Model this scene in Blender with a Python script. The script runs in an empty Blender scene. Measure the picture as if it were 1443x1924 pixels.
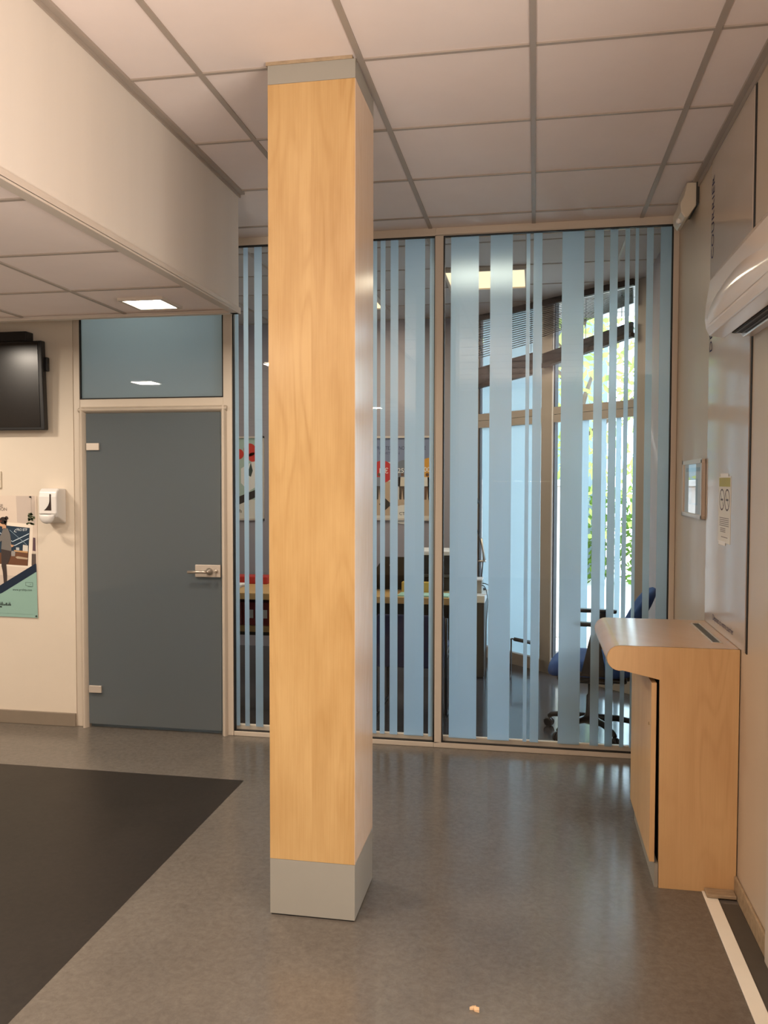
import bpy, bmesh, math, random
from mathutils import Vector, Matrix
random.seed(7)
scene = bpy.context.scene
COL = scene.collection
PI = math.pi

# ------------------------------------------------------------------ colours
def lin(h):
    h = h.lstrip('#')
    r = []
    for i in (0, 2, 4):
        c = int(h[i:i+2], 16) / 255
        r.append(c / 12.92 if c <= 0.04045 else ((c + 0.055) / 1.055) ** 2.4)
    return (r[0], r[1], r[2], 1)

# ------------------------------------------------------------------ materials
def new_mat(name):
    m = bpy.data.materials.new(name)
    m.use_nodes = True
    nt = m.node_tree
    nt.nodes.clear()
    out = nt.nodes.new('ShaderNodeOutputMaterial')
    return m, nt, out

def N(nt, t, **kw):
    n = nt.nodes.new(t)
    for k, v in kw.items():
        if k in n.inputs:
            n.inputs[k].default_value = v
        else:
            setattr(n, k, v)
    return n

def L(nt, a, ao, b, bi):
    nt.links.new(a.outputs[ao], b.inputs[bi])

def math_node(nt, op, a=None, b=None):
    n = nt.nodes.new('ShaderNodeMath')
    n.operation = op
    for i, v in enumerate((a, b)):
        if v is None:
            continue
        if isinstance(v, (int, float)):
            n.inputs[i].default_value = v
        else:
            nt.links.new(v, n.inputs[i])
    return n.outputs[0]

def principled(name, col, rough=0.5, metal=0.0, noise=0.0, nscale=40, spec=0.5, bump=0.0, coat=0.0, stretch=(1, 1, 1), rvar=0.0):
    m, nt, out = new_mat(name)
    p = N(nt, 'ShaderNodeBsdfPrincipled')
    p.inputs['Base Color'].default_value = col
    p.inputs['Roughness'].default_value = rough
    p.inputs['Metallic'].default_value = metal
    p.inputs['Specular IOR Level'].default_value = spec
    p.inputs['Coat Weight'].default_value = coat
    p.inputs['Coat Roughness'].default_value = 0.08
    L(nt, p, 0, out, 0)
    if noise or bump or rvar:
        tc = N(nt, 'ShaderNodeTexCoord')
        mp = N(nt, 'ShaderNodeMapping')
        mp.inputs['Scale'].default_value = stretch
        L(nt, tc, 'Object', mp, 0)
        nz = N(nt, 'ShaderNodeTexNoise', Scale=nscale, Detail=5.0, Roughness=0.6)
        L(nt, mp, 0, nz, 'Vector')
        if noise:
            k = math_node(nt, 'MULTIPLY', math_node(nt, 'SUBTRACT', nz.outputs['Fac'], 0.5), 2 * noise)
            k = math_node(nt, 'ADD', k, 1.0)
            mx = N(nt, 'ShaderNodeMix', data_type='RGBA', blend_type='MULTIPLY')
            mx.inputs[0].default_value = 1
            mx.inputs[6].default_value = col
            nt.links.new(k, mx.inputs[7])
            nt.links.new(mx.outputs[2], p.inputs['Base Color'])
        if rvar:
            k = math_node(nt, 'ADD', math_node(nt, 'MULTIPLY', math_node(nt, 'SUBTRACT', nz.outputs['Fac'], 0.5), 2 * rvar), rough)
            nt.links.new(k, p.inputs['Roughness'])
        if bump:
            b = N(nt, 'ShaderNodeBump', Strength=bump, Distance=0.002)
            L(nt, nz, 'Fac', b, 'Height')
            L(nt, b, 0, p, 'Normal')
    return m

def wood_mat(name, c1, c2, rough=0.32, contrast=1.0, leaf=0.17, off=0.0, spec=0.5):
    """flat sawn birch veneer: grain along Z, leaves of veneer side by side"""
    m, nt, out = new_mat(name)
    p = N(nt, 'ShaderNodeBsdfPrincipled', Roughness=rough)
    p.inputs['Specular IOR Level'].default_value = spec
    L(nt, p, 0, out, 0)
    tc = N(nt, 'ShaderNodeTexCoord')
    s = N(nt, 'ShaderNodeSeparateXYZ')
    L(nt, tc, 'Object', s, 0)
    lat = math_node(nt, 'ADD', math_node(nt, 'ADD', s.outputs[0], s.outputs[1]), 10.0 + off)
    z = s.outputs[2]
    leafi = math_node(nt, 'FLOOR', math_node(nt, 'DIVIDE', lat, leaf))
    def tex(sx, sz, scale, detail, rough_=0.5):
        c = N(nt, 'ShaderNodeCombineXYZ')
        nt.links.new(math_node(nt, 'MULTIPLY', lat, sx), c.inputs[0])
        nt.links.new(math_node(nt, 'MULTIPLY', z, sz), c.inputs[2])
        nt.links.new(math_node(nt, 'MULTIPLY', leafi, 3.71), c.inputs[1])
        t = N(nt, 'ShaderNodeTexNoise', Scale=scale, Detail=detail, Roughness=rough_)
        L(nt, c, 0, t, 'Vector')
        return t.outputs['Fac']
    a = tex(7.0, 1.0, 1.0, 1.5)
    rings = math_node(nt, 'SINE', math_node(nt, 'MULTIPLY', a, 62.0))
    rings = math_node(nt, 'MULTIPLY', math_node(nt, 'ADD', rings, 1.0), 0.5)
    rings = math_node(nt, 'POWER', rings, 3.0)
    mask = tex(5.0, 0.8, 1.3, 2.0)
    mask = math_node(nt, 'MULTIPLY', math_node(nt, 'SUBTRACT', mask, 0.35), 2.2)
    fib = tex(260.0, 5.0, 1.0, 3.0)
    blot = tex(9.0, 3.0, 1.0, 4.0)
    f = math_node(nt, 'MULTIPLY', math_node(nt, 'MULTIPLY', rings, mask), 0.42 * contrast)
    f = math_node(nt, 'ADD', f, math_node(nt, 'MULTIPLY', math_node(nt, 'SUBTRACT', fib, 0.5), 0.5 * contrast))
    f = math_node(nt, 'ADD', f, math_node(nt, 'MULTIPLY', math_node(nt, 'SUBTRACT', blot, 0.5), 1.1 * contrast))
    wn = N(nt, 'ShaderNodeTexWhiteNoise', noise_dimensions='1D')
    nt.links.new(leafi, wn.inputs['W'])
    f = math_node(nt, 'ADD', f, math_node(nt, 'MULTIPLY', math_node(nt, 'SUBTRACT', wn.outputs['Value'], 0.5), 0.35 * contrast))
    f = math_node(nt, 'ADD', f, 0.35)
    mx = N(nt, 'ShaderNodeMix', data_type='RGBA')
    mx.inputs[6].default_value = c1
    mx.inputs[7].default_value = c2
    mx.clamp_factor = True
    nt.links.new(f, mx.inputs[0])
    nt.links.new(mx.outputs[2], p.inputs['Base Color'])
    return m

def lino_mat(name, c1, c2, rough, spec=0.5):
    m, nt, out = new_mat(name)
    p = N(nt, 'ShaderNodeBsdfPrincipled')
    p.inputs['Specular IOR Level'].default_value = spec
    L(nt, p, 0, out, 0)
    tc = N(nt, 'ShaderNodeTexCoord')
    wp = N(nt, 'ShaderNodeTexNoise', Scale=14.0, Detail=2.0)
    L(nt, tc, 'Object', wp, 'Vector')
    mxv = N(nt, 'ShaderNodeMix', data_type='RGBA', blend_type='ADD')
    mxv.inputs[0].default_value = 0.05
    L(nt, tc, 'Object', mxv, 6)
    L(nt, wp, 'Color', mxv, 7)
    a = N(nt, 'ShaderNodeTexNoise', Scale=38.0, Detail=7.0, Roughness=0.75)
    nt.links.new(mxv.outputs[2], a.inputs['Vector'])
    b = N(nt, 'ShaderNodeTexNoise', Scale=3.0, Detail=3.0)
    L(nt, tc, 'Object', b, 'Vector')
    f = math_node(nt, 'MULTIPLY', math_node(nt, 'SUBTRACT', a.outputs['Fac'], 0.5), 2.6)
    f = math_node(nt, 'ADD', f, math_node(nt, 'MULTIPLY', math_node(nt, 'SUBTRACT', b.outputs['Fac'], 0.5), 0.9))
    f = math_node(nt, 'ADD', f, 0.5)
    mx = N(nt, 'ShaderNodeMix', data_type='RGBA')
    mx.clamp_factor = True
    mx.inputs[6].default_value = c1
    mx.inputs[7].default_value = c2
    nt.links.new(f, mx.inputs[0])
    nt.links.new(mx.outputs[2], p.inputs['Base Color'])
    r = math_node(nt, 'ADD', math_node(nt, 'MULTIPLY', math_node(nt, 'SUBTRACT', b.outputs['Fac'], 0.5), 0.16), rough)
    nt.links.new(r, p.inputs['Roughness'])
    return m

def schlick(nt, base):
    lw = N(nt, 'ShaderNodeLayerWeight', Blend=0.5)
    f = math_node(nt, 'POWER', lw.outputs['Facing'], 5.0)
    return math_node(nt, 'ADD', math_node(nt, 'MULTIPLY', f, 1.0 - base), base)

def glass_mat(name, tint=(0.95, 0.97, 0.97, 1), base=0.045):
    m, nt, out = new_mat(name)
    t = N(nt, 'ShaderNodeBsdfTransparent', Color=tint)
    g = N(nt, 'ShaderNodeBsdfGlossy', Roughness=0.0)
    mx = N(nt, 'ShaderNodeMixShader')
    nt.links.new(schlick(nt, base), mx.inputs[0])
    L(nt, t, 0, mx, 1)
    L(nt, g, 0, mx, 2)
    L(nt, mx, 0, out, 0)
    return m

def film_mat(name, refl, trans, k=0.6, gloss=0.05, see=0.0, grough=0.02):
    """frosted film: reflects some light and lets some through, smooth on top"""
    m, nt, out = new_mat(name)
    d = N(nt, 'ShaderNodeBsdfDiffuse', Color=refl)
    t = N(nt, 'ShaderNodeBsdfTranslucent', Color=trans)
    mx = N(nt, 'ShaderNodeMixShader', Fac=k)
    L(nt, d, 0, mx, 1)
    L(nt, t, 0, mx, 2)
    last = mx
    if see:
        r = N(nt, 'ShaderNodeBsdfRefraction', Color=trans, Roughness=0.62, IOR=1.22)
        m2 = N(nt, 'ShaderNodeMixShader', Fac=see)
        L(nt, mx, 0, m2, 1)
        L(nt, r, 0, m2, 2)
        last = m2
    g = N(nt, 'ShaderNodeBsdfGlossy', Roughness=grough)
    m3 = N(nt, 'ShaderNodeMixShader')
    nt.links.new(schlick(nt, gloss), m3.inputs[0])
    L(nt, last, 0, m3, 1)
    L(nt, g, 0, m3, 2)
    L(nt, m3, 0, out, 0)
    return m

def emit_mat(name, col, s):
    m, nt, out = new_mat(name)
    e = N(nt, 'ShaderNodeEmission', Color=col, Strength=s)
    L(nt, e, 0, out, 0)
    return m

M = {}
M['wall'] = principled('painted_wall', lin('#DCCFBE'), 0.6, noise=0.05, nscale=3.0, bump=0.05)
M['wall_right'] = principled('dimmed_wall_paint', lin('#C4B39E'), 0.35, noise=0.05, nscale=3.0)  # same off-white paint, darkened in colour to imitate the dimmer right wall
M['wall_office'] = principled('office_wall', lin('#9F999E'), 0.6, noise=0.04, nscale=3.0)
M['tile_low'] = principled('low_ceiling_tile', lin('#F3E4DC'), 0.8, noise=0.04, nscale=5.0)  # colour lightened to stand in for missing bounced light
M['tile'] = principled('mineral_tile', lin('#E4D6CF'), 0.8, noise=0.05, nscale=5.0, bump=0.05)
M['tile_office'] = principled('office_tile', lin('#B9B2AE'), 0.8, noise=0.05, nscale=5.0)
M['grid'] = principled('grid_bar', lin('#A3968A'), 0.5)
M['trim'] = principled('pale_trim', lin('#C9BDB0'), 0.45)
M['bulk'] = principled('bulkhead_paint', lin('#D8CFC4'), 0.6, noise=0.10, nscale=1.6, stretch=(1, 2.2, 0.12))
M['lino'] = lino_mat('grey_lino', lin('#605952'), lin('#726A61'), 0.21)
M['lino_dark'] = lino_mat('dark_lino', lin('#231E1A'), lin('#302A25'), 0.42, .25)
M['lino_office'] = lino_mat('office_lino', lin('#302F31'), lin('#3B3A3C'), 0.15)
M['wood'] = wood_mat('birch_veneer', lin('#CBA772'), lin('#AB824C'), 0.26, 1.0, leaf=0.16, off=-.0725)
M['wood_desk'] = wood_mat('beech_veneer', lin('#E0BB88'), lin('#C4996A'), 0.3, 0.8, leaf=0.3)
M['wood_top'] = wood_mat('worktop_laminate', lin('#CFAE90'), lin('#BB9878'), 0.24, 0.4, leaf=0.9)
M['wood_sheen'] = wood_mat('sheen_veneer', lin('#E6CBB0'), lin('#D3B08C'), 0.20, 0.6, leaf=0.34)  # veneer paled in colour to imitate light caught by the glossy side
M['office_wood'] = wood_mat('office_desk_wood', lin('#C9A66F'), lin('#B28A55'), 0.35, 0.6, leaf=0.4)
M['plinth'] = principled('grey_laminate', lin('#9A968C'), 0.45, noise=0.03, nscale=8)
M['skirt'] = principled('skirting', lin('#877A6B'), 0.5, noise=0.08, nscale=10)
M['skirt_worn'] = principled('worn_skirting', lin('#A08B70'), 0.6, noise=0.5, nscale=40, bump=0.3)
M['alu'] = principled('anodised_frame', lin('#CFC2B2'), 0.42, metal=0.1, noise=0.03, nscale=5)
M['alu_dark'] = principled('bronze_frame', lin('#A3988C'), 0.5, metal=0.0)
M['gasket'] = principled('rubber_gasket', lin('#14110F'), 0.6)
M['steel'] = principled('brushed_steel', lin('#C9BEB2'), 0.32, metal=0.85)
M['steel_pale'] = principled('satin_plate', lin('#D8CCBF'), 0.35, metal=0.4)
M['glass'] = glass_mat('clear_glass')
M['glass_out'] = glass_mat('window_glass', (0.95, 0.97, 0.97, 1), 0.04)
M['film'] = film_mat('frosted_film', lin('#93AAB5'), lin('#CFE6F8'), 0.66, 0.018, see=0.10)
M['film_win'] = film_mat('white_window_film', lin('#8A989C'), lin('#88969A'), 0.55, 0.03)
M['door_glass'] = film_mat('frosted_door_glass', lin('#868C8E'), lin('#C2D2DA'), 0.58, 0.05)
M['black'] = principled('black_plastic', lin('#131214'), 0.4)
M['screen'] = principled('screen_glass', lin('#0D0807'), 0.22, spec=0.6)
M['white'] = principled('white_plastic', lin('#E4E0DC'), 0.28)
M['cream'] = principled('cream_plastic', lin('#D8CDBA'), 0.4)
M['cream_side'] = principled('cream_cover', lin('#CFC3B0'), 0.3)
M['ac_white'] = principled('glossy_white_casing', lin('#DCD0C4'), 0.14, coat=0.3)
M['dark_grey'] = principled('dark_grey', lin('#35332F'), 0.4)
M['tear'] = principled('smoked_window', lin('#3A2F2C'), 0.15)
M['panel'] = principled('glossy_wall_panel', lin('#BFAE9E'), 0.11, spec=0.6, rvar=0.03, nscale=3, noise=0.04)
M['blue'] = principled('blue_fabric', lin('#1F4A86'), 0.85, noise=0.15, nscale=200)
M['navy'] = principled('navy_fabric', lin('#181A3A'), 0.85, noise=0.15, nscale=200)
M['red'] = principled('red_card', lin('#B02A22'), 0.45)
M['red_dark'] = principled('dark_red_card', lin('#7E1D1B'), 0.5)
M['yellow'] = principled('yellow_card', lin('#C9A852'), 0.55)
M['green'] = principled('green_card', lin('#9CC4B4'), 0.55)
M['paper'] = principled('paper', lin('#E6E2DC'), 0.6)
M['cream_strip'] = principled('pale_threshold', lin('#F0EADB'), 0.35, noise=0.05, nscale=12)
M['mat_well'] = principled('dark_recess', lin('#4B463F'), 0.5, noise=0.2, nscale=20)
M['worn_wood'] = principled('worn_wood', lin('#A28D72'), 0.7, noise=0.5, nscale=30, bump=0.4, stretch=(1, 4, 4))
M['blind'] = principled('dark_slats', lin('#0B0B0E'), 0.6, spec=.2)
M['lamp_on'] = emit_mat('lit_diffuser', (1.0, 0.86, 0.66, 1), 18.0)
M['lamp_office'] = emit_mat('lit_troffer', (1.0, 0.80, 0.48, 1), 1.5)
M['scrap'] = principled('tan_scrap', lin('#D8B48C'), 0.7, noise=0.2, nscale=300)
M['purple'] = principled('purple_print', lin('#2E2B48'), 0.8, spec=.1)
M['ground'] = principled('pale_paving', lin('#CBC0B4'), 0.8, noise=0.2, nscale=4)
M['stone'] = principled('pinkish_stone', lin('#D2BFB0'), 0.85, noise=0.35, nscale=9, bump=0.5)
M['render'] = principled('pale_render', lin('#E4EAEA'), 0.8, noise=0.04, nscale=3)
M['shade'] = principled('sky_dimming_facade', lin('#737F82'), 0.8, noise=0.06, nscale=3)  # kept dark so the backdrop reads dimmer than the sky
M['bark'] = principled('bark', lin('#5A4736'), 0.9, noise=0.5, nscale=14, stretch=(1, 1, .2))
def leaf_mat(name, c):
    m, nt, out = new_mat(name)
    d = N(nt, 'ShaderNodeBsdfDiffuse')
    t = N(nt, 'ShaderNodeBsdfTranslucent')
    oi = N(nt, 'ShaderNodeTexCoord')
    nz = N(nt, 'ShaderNodeTexNoise', Scale=3.0)
    L(nt, oi, 'Object', nz, 'Vector')
    cr = N(nt, 'ShaderNodeValToRGB')
    cr.color_ramp.elements[0].position = .35
    cr.color_ramp.elements[1].position = .65
    cr.color_ramp.elements[0].color = tuple(x * .55 for x in c[:3]) + (1,)
    cr.color_ramp.elements[1].color = c
    L(nt, nz, 'Fac', cr, 0)
    L(nt, cr, 0, d, 0)
    L(nt, cr, 0, t, 0)
    mx = N(nt, 'ShaderNodeMixShader', Fac=.55)
    L(nt, d, 0, mx, 1)
    L(nt, t, 0, mx, 2)
    L(nt, mx, 0, out, 0)
    return m
M['leaf'] = leaf_mat('leaves', lin('#B9C56E'))
M['leaf_dark'] = leaf_mat('dark_leaves', lin('#6E8A3A'))
_flat = {}
def flat(h):
    if h not in _flat:
        _flat[h] = principled('print_' + h.strip('#').lower(), lin(h), 0.5)
    return _flat[h]

# ------------------------------------------------------------------ mesh builder
class MB:
    def __init__(self):
        self.v, self.f, self.mi, self.mats = [], [], [], []
        self.smooth = []
    def _m(self, m):
        if m is None:
            return 0
        if m not in self.mats:
            self.mats.append(m)
        return self.mats.index(m)
    def face(self, pts, m=None, smooth=False):
        i = len(self.v)
        self.v += [tuple(p) for p in pts]
        self.f.append(list(range(i, i + len(pts))))
        self.mi.append(self._m(m)); self.smooth.append(smooth)
    def mesh(self, vs, fs, m=None, smooth=False):
        i = len(self.v)
        self.v += [tuple(p) for p in vs]
        for f in fs:
            self.f.append([a + i for a in f])
            self.mi.append(self._m(m)); self.smooth.append(smooth)
    def box(self, x0, x1, y0, y1, z0, z1, m=None, xf=None):
        vs = [(x, y, z) for x in (x0, x1) for y in (y0, y1) for z in (z0, z1)]
        if xf:
            vs = [tuple(xf @ Vector(p)) for p in vs]
        fs = [(0, 1, 3, 2), (4, 6, 7, 5), (0, 4, 5, 1), (2, 3, 7, 6), (0, 2, 6, 4), (1, 5, 7, 3)]
        self.mesh(vs, fs, m)
    def prism(self, prof, a0, a1, axis='Y', m=None, smooth_n=None):
        """extrude a 2D outline along an axis: Y -> (x,z), X -> (y,z), Z -> (x,y)"""
        def P(p, a):
            return {'Y': (p[0], a, p[1]), 'X': (a, p[0], p[1]), 'Z': (p[0], p[1], a)}[axis]
        n = len(prof)
        vs = [P(p, a0) for p in prof] + [P(p, a1) for p in prof]
        fs = [tuple(range(n)), tuple(range(2 * n - 1, n - 1, -1))]
        for k in range(n):
            fs.append((k, k + n, (k + 1) % n + n, (k + 1) % n))
        self.mesh(vs, fs, m)
    def tube(self, pts, r, n=10, m=None, caps=True):
        pts = [Vector(p) for p in pts]
        rs = r if isinstance(r, (list, tuple)) else [r] * len(pts)
        vs, fs = [], []
        up = None
        for i, p in enumerate(pts):
            if i == 0: t = pts[1] - p
            elif i == len(pts) - 1: t = p - pts[-2]
            else: t = (pts[i + 1] - p).normalized() + (p - pts[i - 1]).normalized()
            t.normalize()
            if up is None:
                a = Vector((0, 0, 1)) if abs(t.z) < .9 else Vector((1, 0, 0))
                up = (a - t * a.dot(t)).normalized()
            else:
                up = (up - t * up.dot(t)).normalized()
            b = t.cross(up)
            for k in range(n):
                an = 2 * PI * k / n
                vs.append(p + (up * math.cos(an) + b * math.sin(an)) * rs[i])
        for i in range(len(pts) - 1):
            for k in range(n):
                fs.append((i * n + k, i * n + (k + 1) % n, (i + 1) * n + (k + 1) % n, (i + 1) * n + k))
        self.mesh(vs, fs, m, True)
        if caps:
            self.mesh(vs[:n], [tuple(range(n - 1, -1, -1))], m)
            self.mesh(vs[-n:], [tuple(range(n))], m)
    def lathe(self, prof, c=(0, 0, 0), n=24, m=None, axis='Z'):
        vs, fs = [], []
        for r, h in prof:
            for k in range(n):
                an = 2 * PI * k / n
                q = (r * math.cos(an), r * math.sin(an), h)
                if axis == 'Y': q = (q[0], q[2], q[1])
                if axis == 'X': q = (q[2], q[0], q[1])
                vs.append((q[0] + c[0], q[1] + c[1], q[2] + c[2]))
        for i in range(len(prof) - 1):
            for k in range(n):
                fs.append((i * n + k, i * n + (k + 1) % n, (i + 1) * n + (k + 1) % n, (i + 1) * n + k))
        fs.append(tuple(range(n - 1, -1, -1)))
        fs.append(tuple(range((len(prof) - 1) * n, len(prof) * n)))
        self.mesh(vs, fs, m, True)
    def build(self, name, mat=None, parent=None, bevel=0, seg=2, fix=True, sub=0, local=False):
        off = Vector((0, 0, 0))
        if parent is not None and not local:
            p = parent
            while p is not None:
                off += p.location
                p = p.parent
        me = bpy.data.meshes.new(name)
        me.from_pydata([tuple(Vector(v) - off) for v in self.v], [], self.f)
        mats = self.mats if self.mats else [mat]
        for mm in mats:
            me.materials.append(mm)
        for i, p in enumerate(me.polygons):
            p.material_index = self.mi[i]
            p.use_smooth = self.smooth[i]
        if fix:
            bm = bmesh.new(); bm.from_mesh(me)
            bmesh.ops.remove_doubles(bm, verts=bm.verts, dist=1e-5)
            bmesh.ops.recalc_face_normals(bm, faces=bm.faces)
            bm.to_mesh(me); bm.free()
        me.update()
        o = bpy.data.objects.new(name, me)
        COL.objects.link(o)
        if parent is not None:
            o.parent = parent
        if bevel:
            b = o.modifiers.new('bevel', 'BEVEL')
            b.width = bevel; b.segments = seg; b.limit_method = 'ANGLE'; b.angle_limit = math.radians(40)
            b.harden_normals = False
        if sub:
            s = o.modifiers.new('sub', 'SUBSURF'); s.levels = sub; s.render_levels = sub
        return o

def tag(o, label, cat, group=None):
    o['label'] = label; o['category'] = cat
    if group: o['group'] = group
    return o
def thing(name, label, cat, loc=(0, 0, 0), rz=0, group=None):
    o = bpy.data.objects.new(name, None)
    o.empty_display_size = .1
    COL.objects.link(o)
    o.location = loc; o.rotation_euler = (0, 0, rz)
    return tag(o, label, cat, group)
def sroot(name, loc=(0, 0, 0), rz=0):
    o = bpy.data.objects.new(name, None)
    COL.objects.link(o)
    o.location = loc; o.rotation_euler = (0, 0, rz); o['kind'] = 'structure'
    return o
def struct(o):
    o['kind'] = 'structure'
    return o
def bx(name, x0, x1, y0, y1, z0, z1, mat, parent=None, bevel=0, local=False):
    b = MB(); b.box(x0, x1, y0, y1, z0, z1)
    return b.build(name, mat, parent, bevel, local=local)

def text_into(mb, s, size, o, u, v, mat, align='LEFT', sx=1.0, spacing=1.0):
    """lettering as flat mesh faces inside mb; o origin, u right, v up"""
    cu = bpy.data.curves.new('t', 'FONT')
    cu.body = s; cu.size = size; cu.align_x = align; cu.space_character = spacing
    cu.resolution_u = 3
    ob = bpy.data.objects.new('t', cu)
    COL.objects.link(ob)
    dg = bpy.context.evaluated_depsgraph_get()
    me = bpy.data.meshes.new_from_object(ob.evaluated_get(dg))
    o, u, v = Vector(o), Vector(u), Vector(v)
    vs = [o + u * (p.co.x * sx) + v * p.co.y for p in me.vertices]
    fs = [tuple(p.vertices) for p in me.polygons]
    mb.mesh(vs, fs, mat)
    bpy.data.objects.remove(ob); bpy.data.curves.remove(cu); bpy.data.meshes.remove(me)

CH = 3.097      # ceiling height
YP = 4.955      # front face of the glazed partition
XR = 0.787      # right wall
XB = -1.52      # face of the dropped bulkhead
YB = 4.165      # its far end
ZB = 2.478      # its underside
XL = -6.2

# ================================================================== the room shell
fl = MB()
Zf = 0.0
fl.face([(XB, -4, Zf), (XR, -4, Zf), (XR, 5.0, Zf), (XB, 5.0, Zf)], M['lino'])
fl.face([(XL, 4.215, Zf), (XB, 4.215, Zf), (XB, 5.0, Zf), (XL, 5.0, Zf)], M['lino'])
fl.face([(XL, -4, Zf), (XB, -4, Zf), (XB, 4.215, Zf), (XL, 4.215, Zf)], M['lino_dark'])
fl.face([(XL, -4, -.12), (XL, 5.0, -.12), (XR, 5.0, -.12), (XR, -4, -.12)], M['lino'])
struct(fl.build('floor', fix=False))
of = MB(); of.box(-3.4, .9, 5.0, 8.0, -.12, 0.0)
struct(of.build('floor', M['lino_office']))

c = MB()
c.box(XB - .05, XR + .1, -4, 5.0, CH, CH + .1)
c.box(XL, XB - .05, YB - .1, 5.0, CH, CH + .1)
struct(c.build('ceiling', M['tile']))
c = MB(); c.box(-3.4, XR + .1, 5.0, 7.9, CH, CH + .1)
struct(c.build('ceiling', M['tile_office']))
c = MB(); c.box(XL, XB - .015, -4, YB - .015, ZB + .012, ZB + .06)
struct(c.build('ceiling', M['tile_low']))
# bulkhead faces between the two ceilings
b = MB()
b.box(XB - .015, XB, -4, YB, ZB + .002, CH)
b.box(XL, XB - .015, YB - .015, YB, ZB + .002, CH)
struct(b.build('wall_bulkhead', M['bulk']))
# angle trim at the foot of the bulkhead and along its top
b = MB()
b.box(XB, XB + .008, -4, YB + .008, ZB, ZB + .024)
b.box(XB - .035, XB + .008, -4, YB + .008, ZB - .008, ZB + .002)
b.box(XL, XB, YB, YB + .008, ZB, ZB + .024)
b.box(XL, XB, YB - .03, YB + .008, ZB - .008, ZB + .002)
b.build('trim_1', M['trim'])['kind'] = 'structure'
b = MB()
b.box(XB, XB + .028, -4, YB + .02, CH - .012, CH)
b.box(XB, XB + .006, -4, YB + .02, CH - .028, CH)
b.build('trim_2', M['grid'])['kind'] = 'structure'
# upper ceiling grid
g = MB()
W = .011
for i in range(-2, 2):
    x = -.0198 + .6 * i
    g.box(x - W, x + W, -4, 4.952, CH - .006, CH)
for j in range(-11, 4):
    y = 2.9504 + .6 * j
    x0 = XB + .028 if y < YB else -3.0
    g.box(x0, XR - .02, y - W * .7, y + W * .7, CH - .0055, CH)
g.box(XR - .03, XR, -4, 4.952, CH - .012, CH)
g.box(XR - .008, XR, -4, 4.952, CH - .035, CH)
g.build('trim_3', M['grid'])['kind'] = 'structure'
# lower ceiling grid
g = MB()
for i in range(7):
    x = -2.14 - .6 * i
    g.box(x - .009, x + .009, -4, YB - .03, ZB + .006, ZB + .014)
for j in range(-12, 1):
    y = 3.61 + .6 * j
    g.box(XL, XB - .03, y - .009, y + .009, ZB + .007, ZB + .014)
g.build('trim_4', M['grid'])['kind'] = 'structure'
# office ceiling grid
g = MB()
for i in range(-5, 2):
    x = -.06 + .6 * i
    g.box(x - .010, x + .010, 5.06, 7.72, CH - .005, CH)
for k in range(5):
    y = 5.31 + .59 * k
    g.box(-3.3, XR, y - .009, y + .009, CH - .0045, CH)
g.build('trim_5', M['grid'])['kind'] = 'structure'

# walls
struct(bx('wall_left', XL - .1, XL, -4, 5.05, 0, CH, M['wall']))
struct(bx('wall_rear', XL, XR + .1, -4.1, -4, 0, CH, M['wall']))
struct(bx('wall_front', XL, -2.93, YP, YP + .1, 0, CH, M['wall']))
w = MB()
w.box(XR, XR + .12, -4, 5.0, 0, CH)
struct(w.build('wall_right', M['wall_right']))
struct(bx('wall_office_right', XR, XR + .12, 5.0, 6.52, 0, CH, M['wall_office']))
struct(bx('wall_office_left', -3.42, -3.3, 5.05, 7.8, 0, CH, M['wall_office']))
struct(bx('wall_office_back', -3.3, -.50, 7.72, 7.86, 0, CH, M['wall_office']))
# skirtings
b = MB(); b.box(XL, -2.931, YP - .014, YP, 0, .087)
struct(b.build('baseboard_front', M['skirt'], bevel=.003))
b = MB(); b.box(XR - .012, XR, 2.925, 3.385, 0, .075)
struct(b.build('baseboard_right', M['skirt_worn'], bevel=.004))
# pale post at the entrance on the right
b = MB(); b.box(XR - .018, XR + .01, 1.2, 2.922, 0, 2.12)
struct(b.build('trim_6', M['trim'], bevel=.004))
# wall lining joint beside the glossy panel
bx('trim_7', XR - .003, XR, 3.292, 3.312, .96, 3.06, M['gasket'])['kind'] = 'structure'

# ================================================================== glazed partition
ZT = 3.05       # underside of the head rail
def rounded(x0, x1, z0, z1):
    return x0, x1, z0, z1
# door set (door_1): frame, transom light and frosted leaf
d = sroot('door_1', (-2.38, YP, 0))
f = MB()
f.box(-2.93, -2.885, YP + .004, YP + .075, 0, CH)         # flat outer reveal
f.box(-1.912, -1.853, YP - .004, YP + .075, 0, CH)        # post between door and window
f.box(-2.885, -1.912, YP + .004, YP + .075, 2.072, 2.126) # transom bar
f.box(-2.885, -1.912, YP + .01, YP + .075, CH - .05, CH)
f.build('door_frame', M['alu'], d, bevel=.004)
# rounded door lining
def halfround(x0, x1, n=8, depth=.03):
    return [(x0 + (x1 - x0) * k / n, YP + .004 - depth * math.sin(PI * k / n)) for k in range(n + 1)] + [(x1, YP + .05), (x0, YP + .05)]
f = MB()
f.prism(halfround(-2.886, -2.842), 0, 2.072, 'Z')
f.prism(halfround(-1.929, -1.884), 0, 2.072, 'Z')
zc = [(YP + .004 - .03 * math.sin(PI * k / 8), 2.034 + .04 * k / 8) for k in range(9)] + [(YP + .05, 2.074), (YP + .05, 2.034)]
f.prism(zc, -2.886, -1.884, 'X')
f.build('door_lining', M['alu'], d)
f = MB()
for (x0, x1, z0, z1) in ((-2.883, -2.877, 2.126, CH), (-1.92, -1.914, 2.126, CH), (-2.883, -1.914, 2.124, 2.131)):
    f.box(x0, x1, YP + .002, YP + .02, z0, z1)
f.build('gasket', M['gasket'], d)
bx('transom_pane', -2.877, -1.92, YP + .018, YP + .026, 2.131, CH - .05, M['door_glass'], d)
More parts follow.
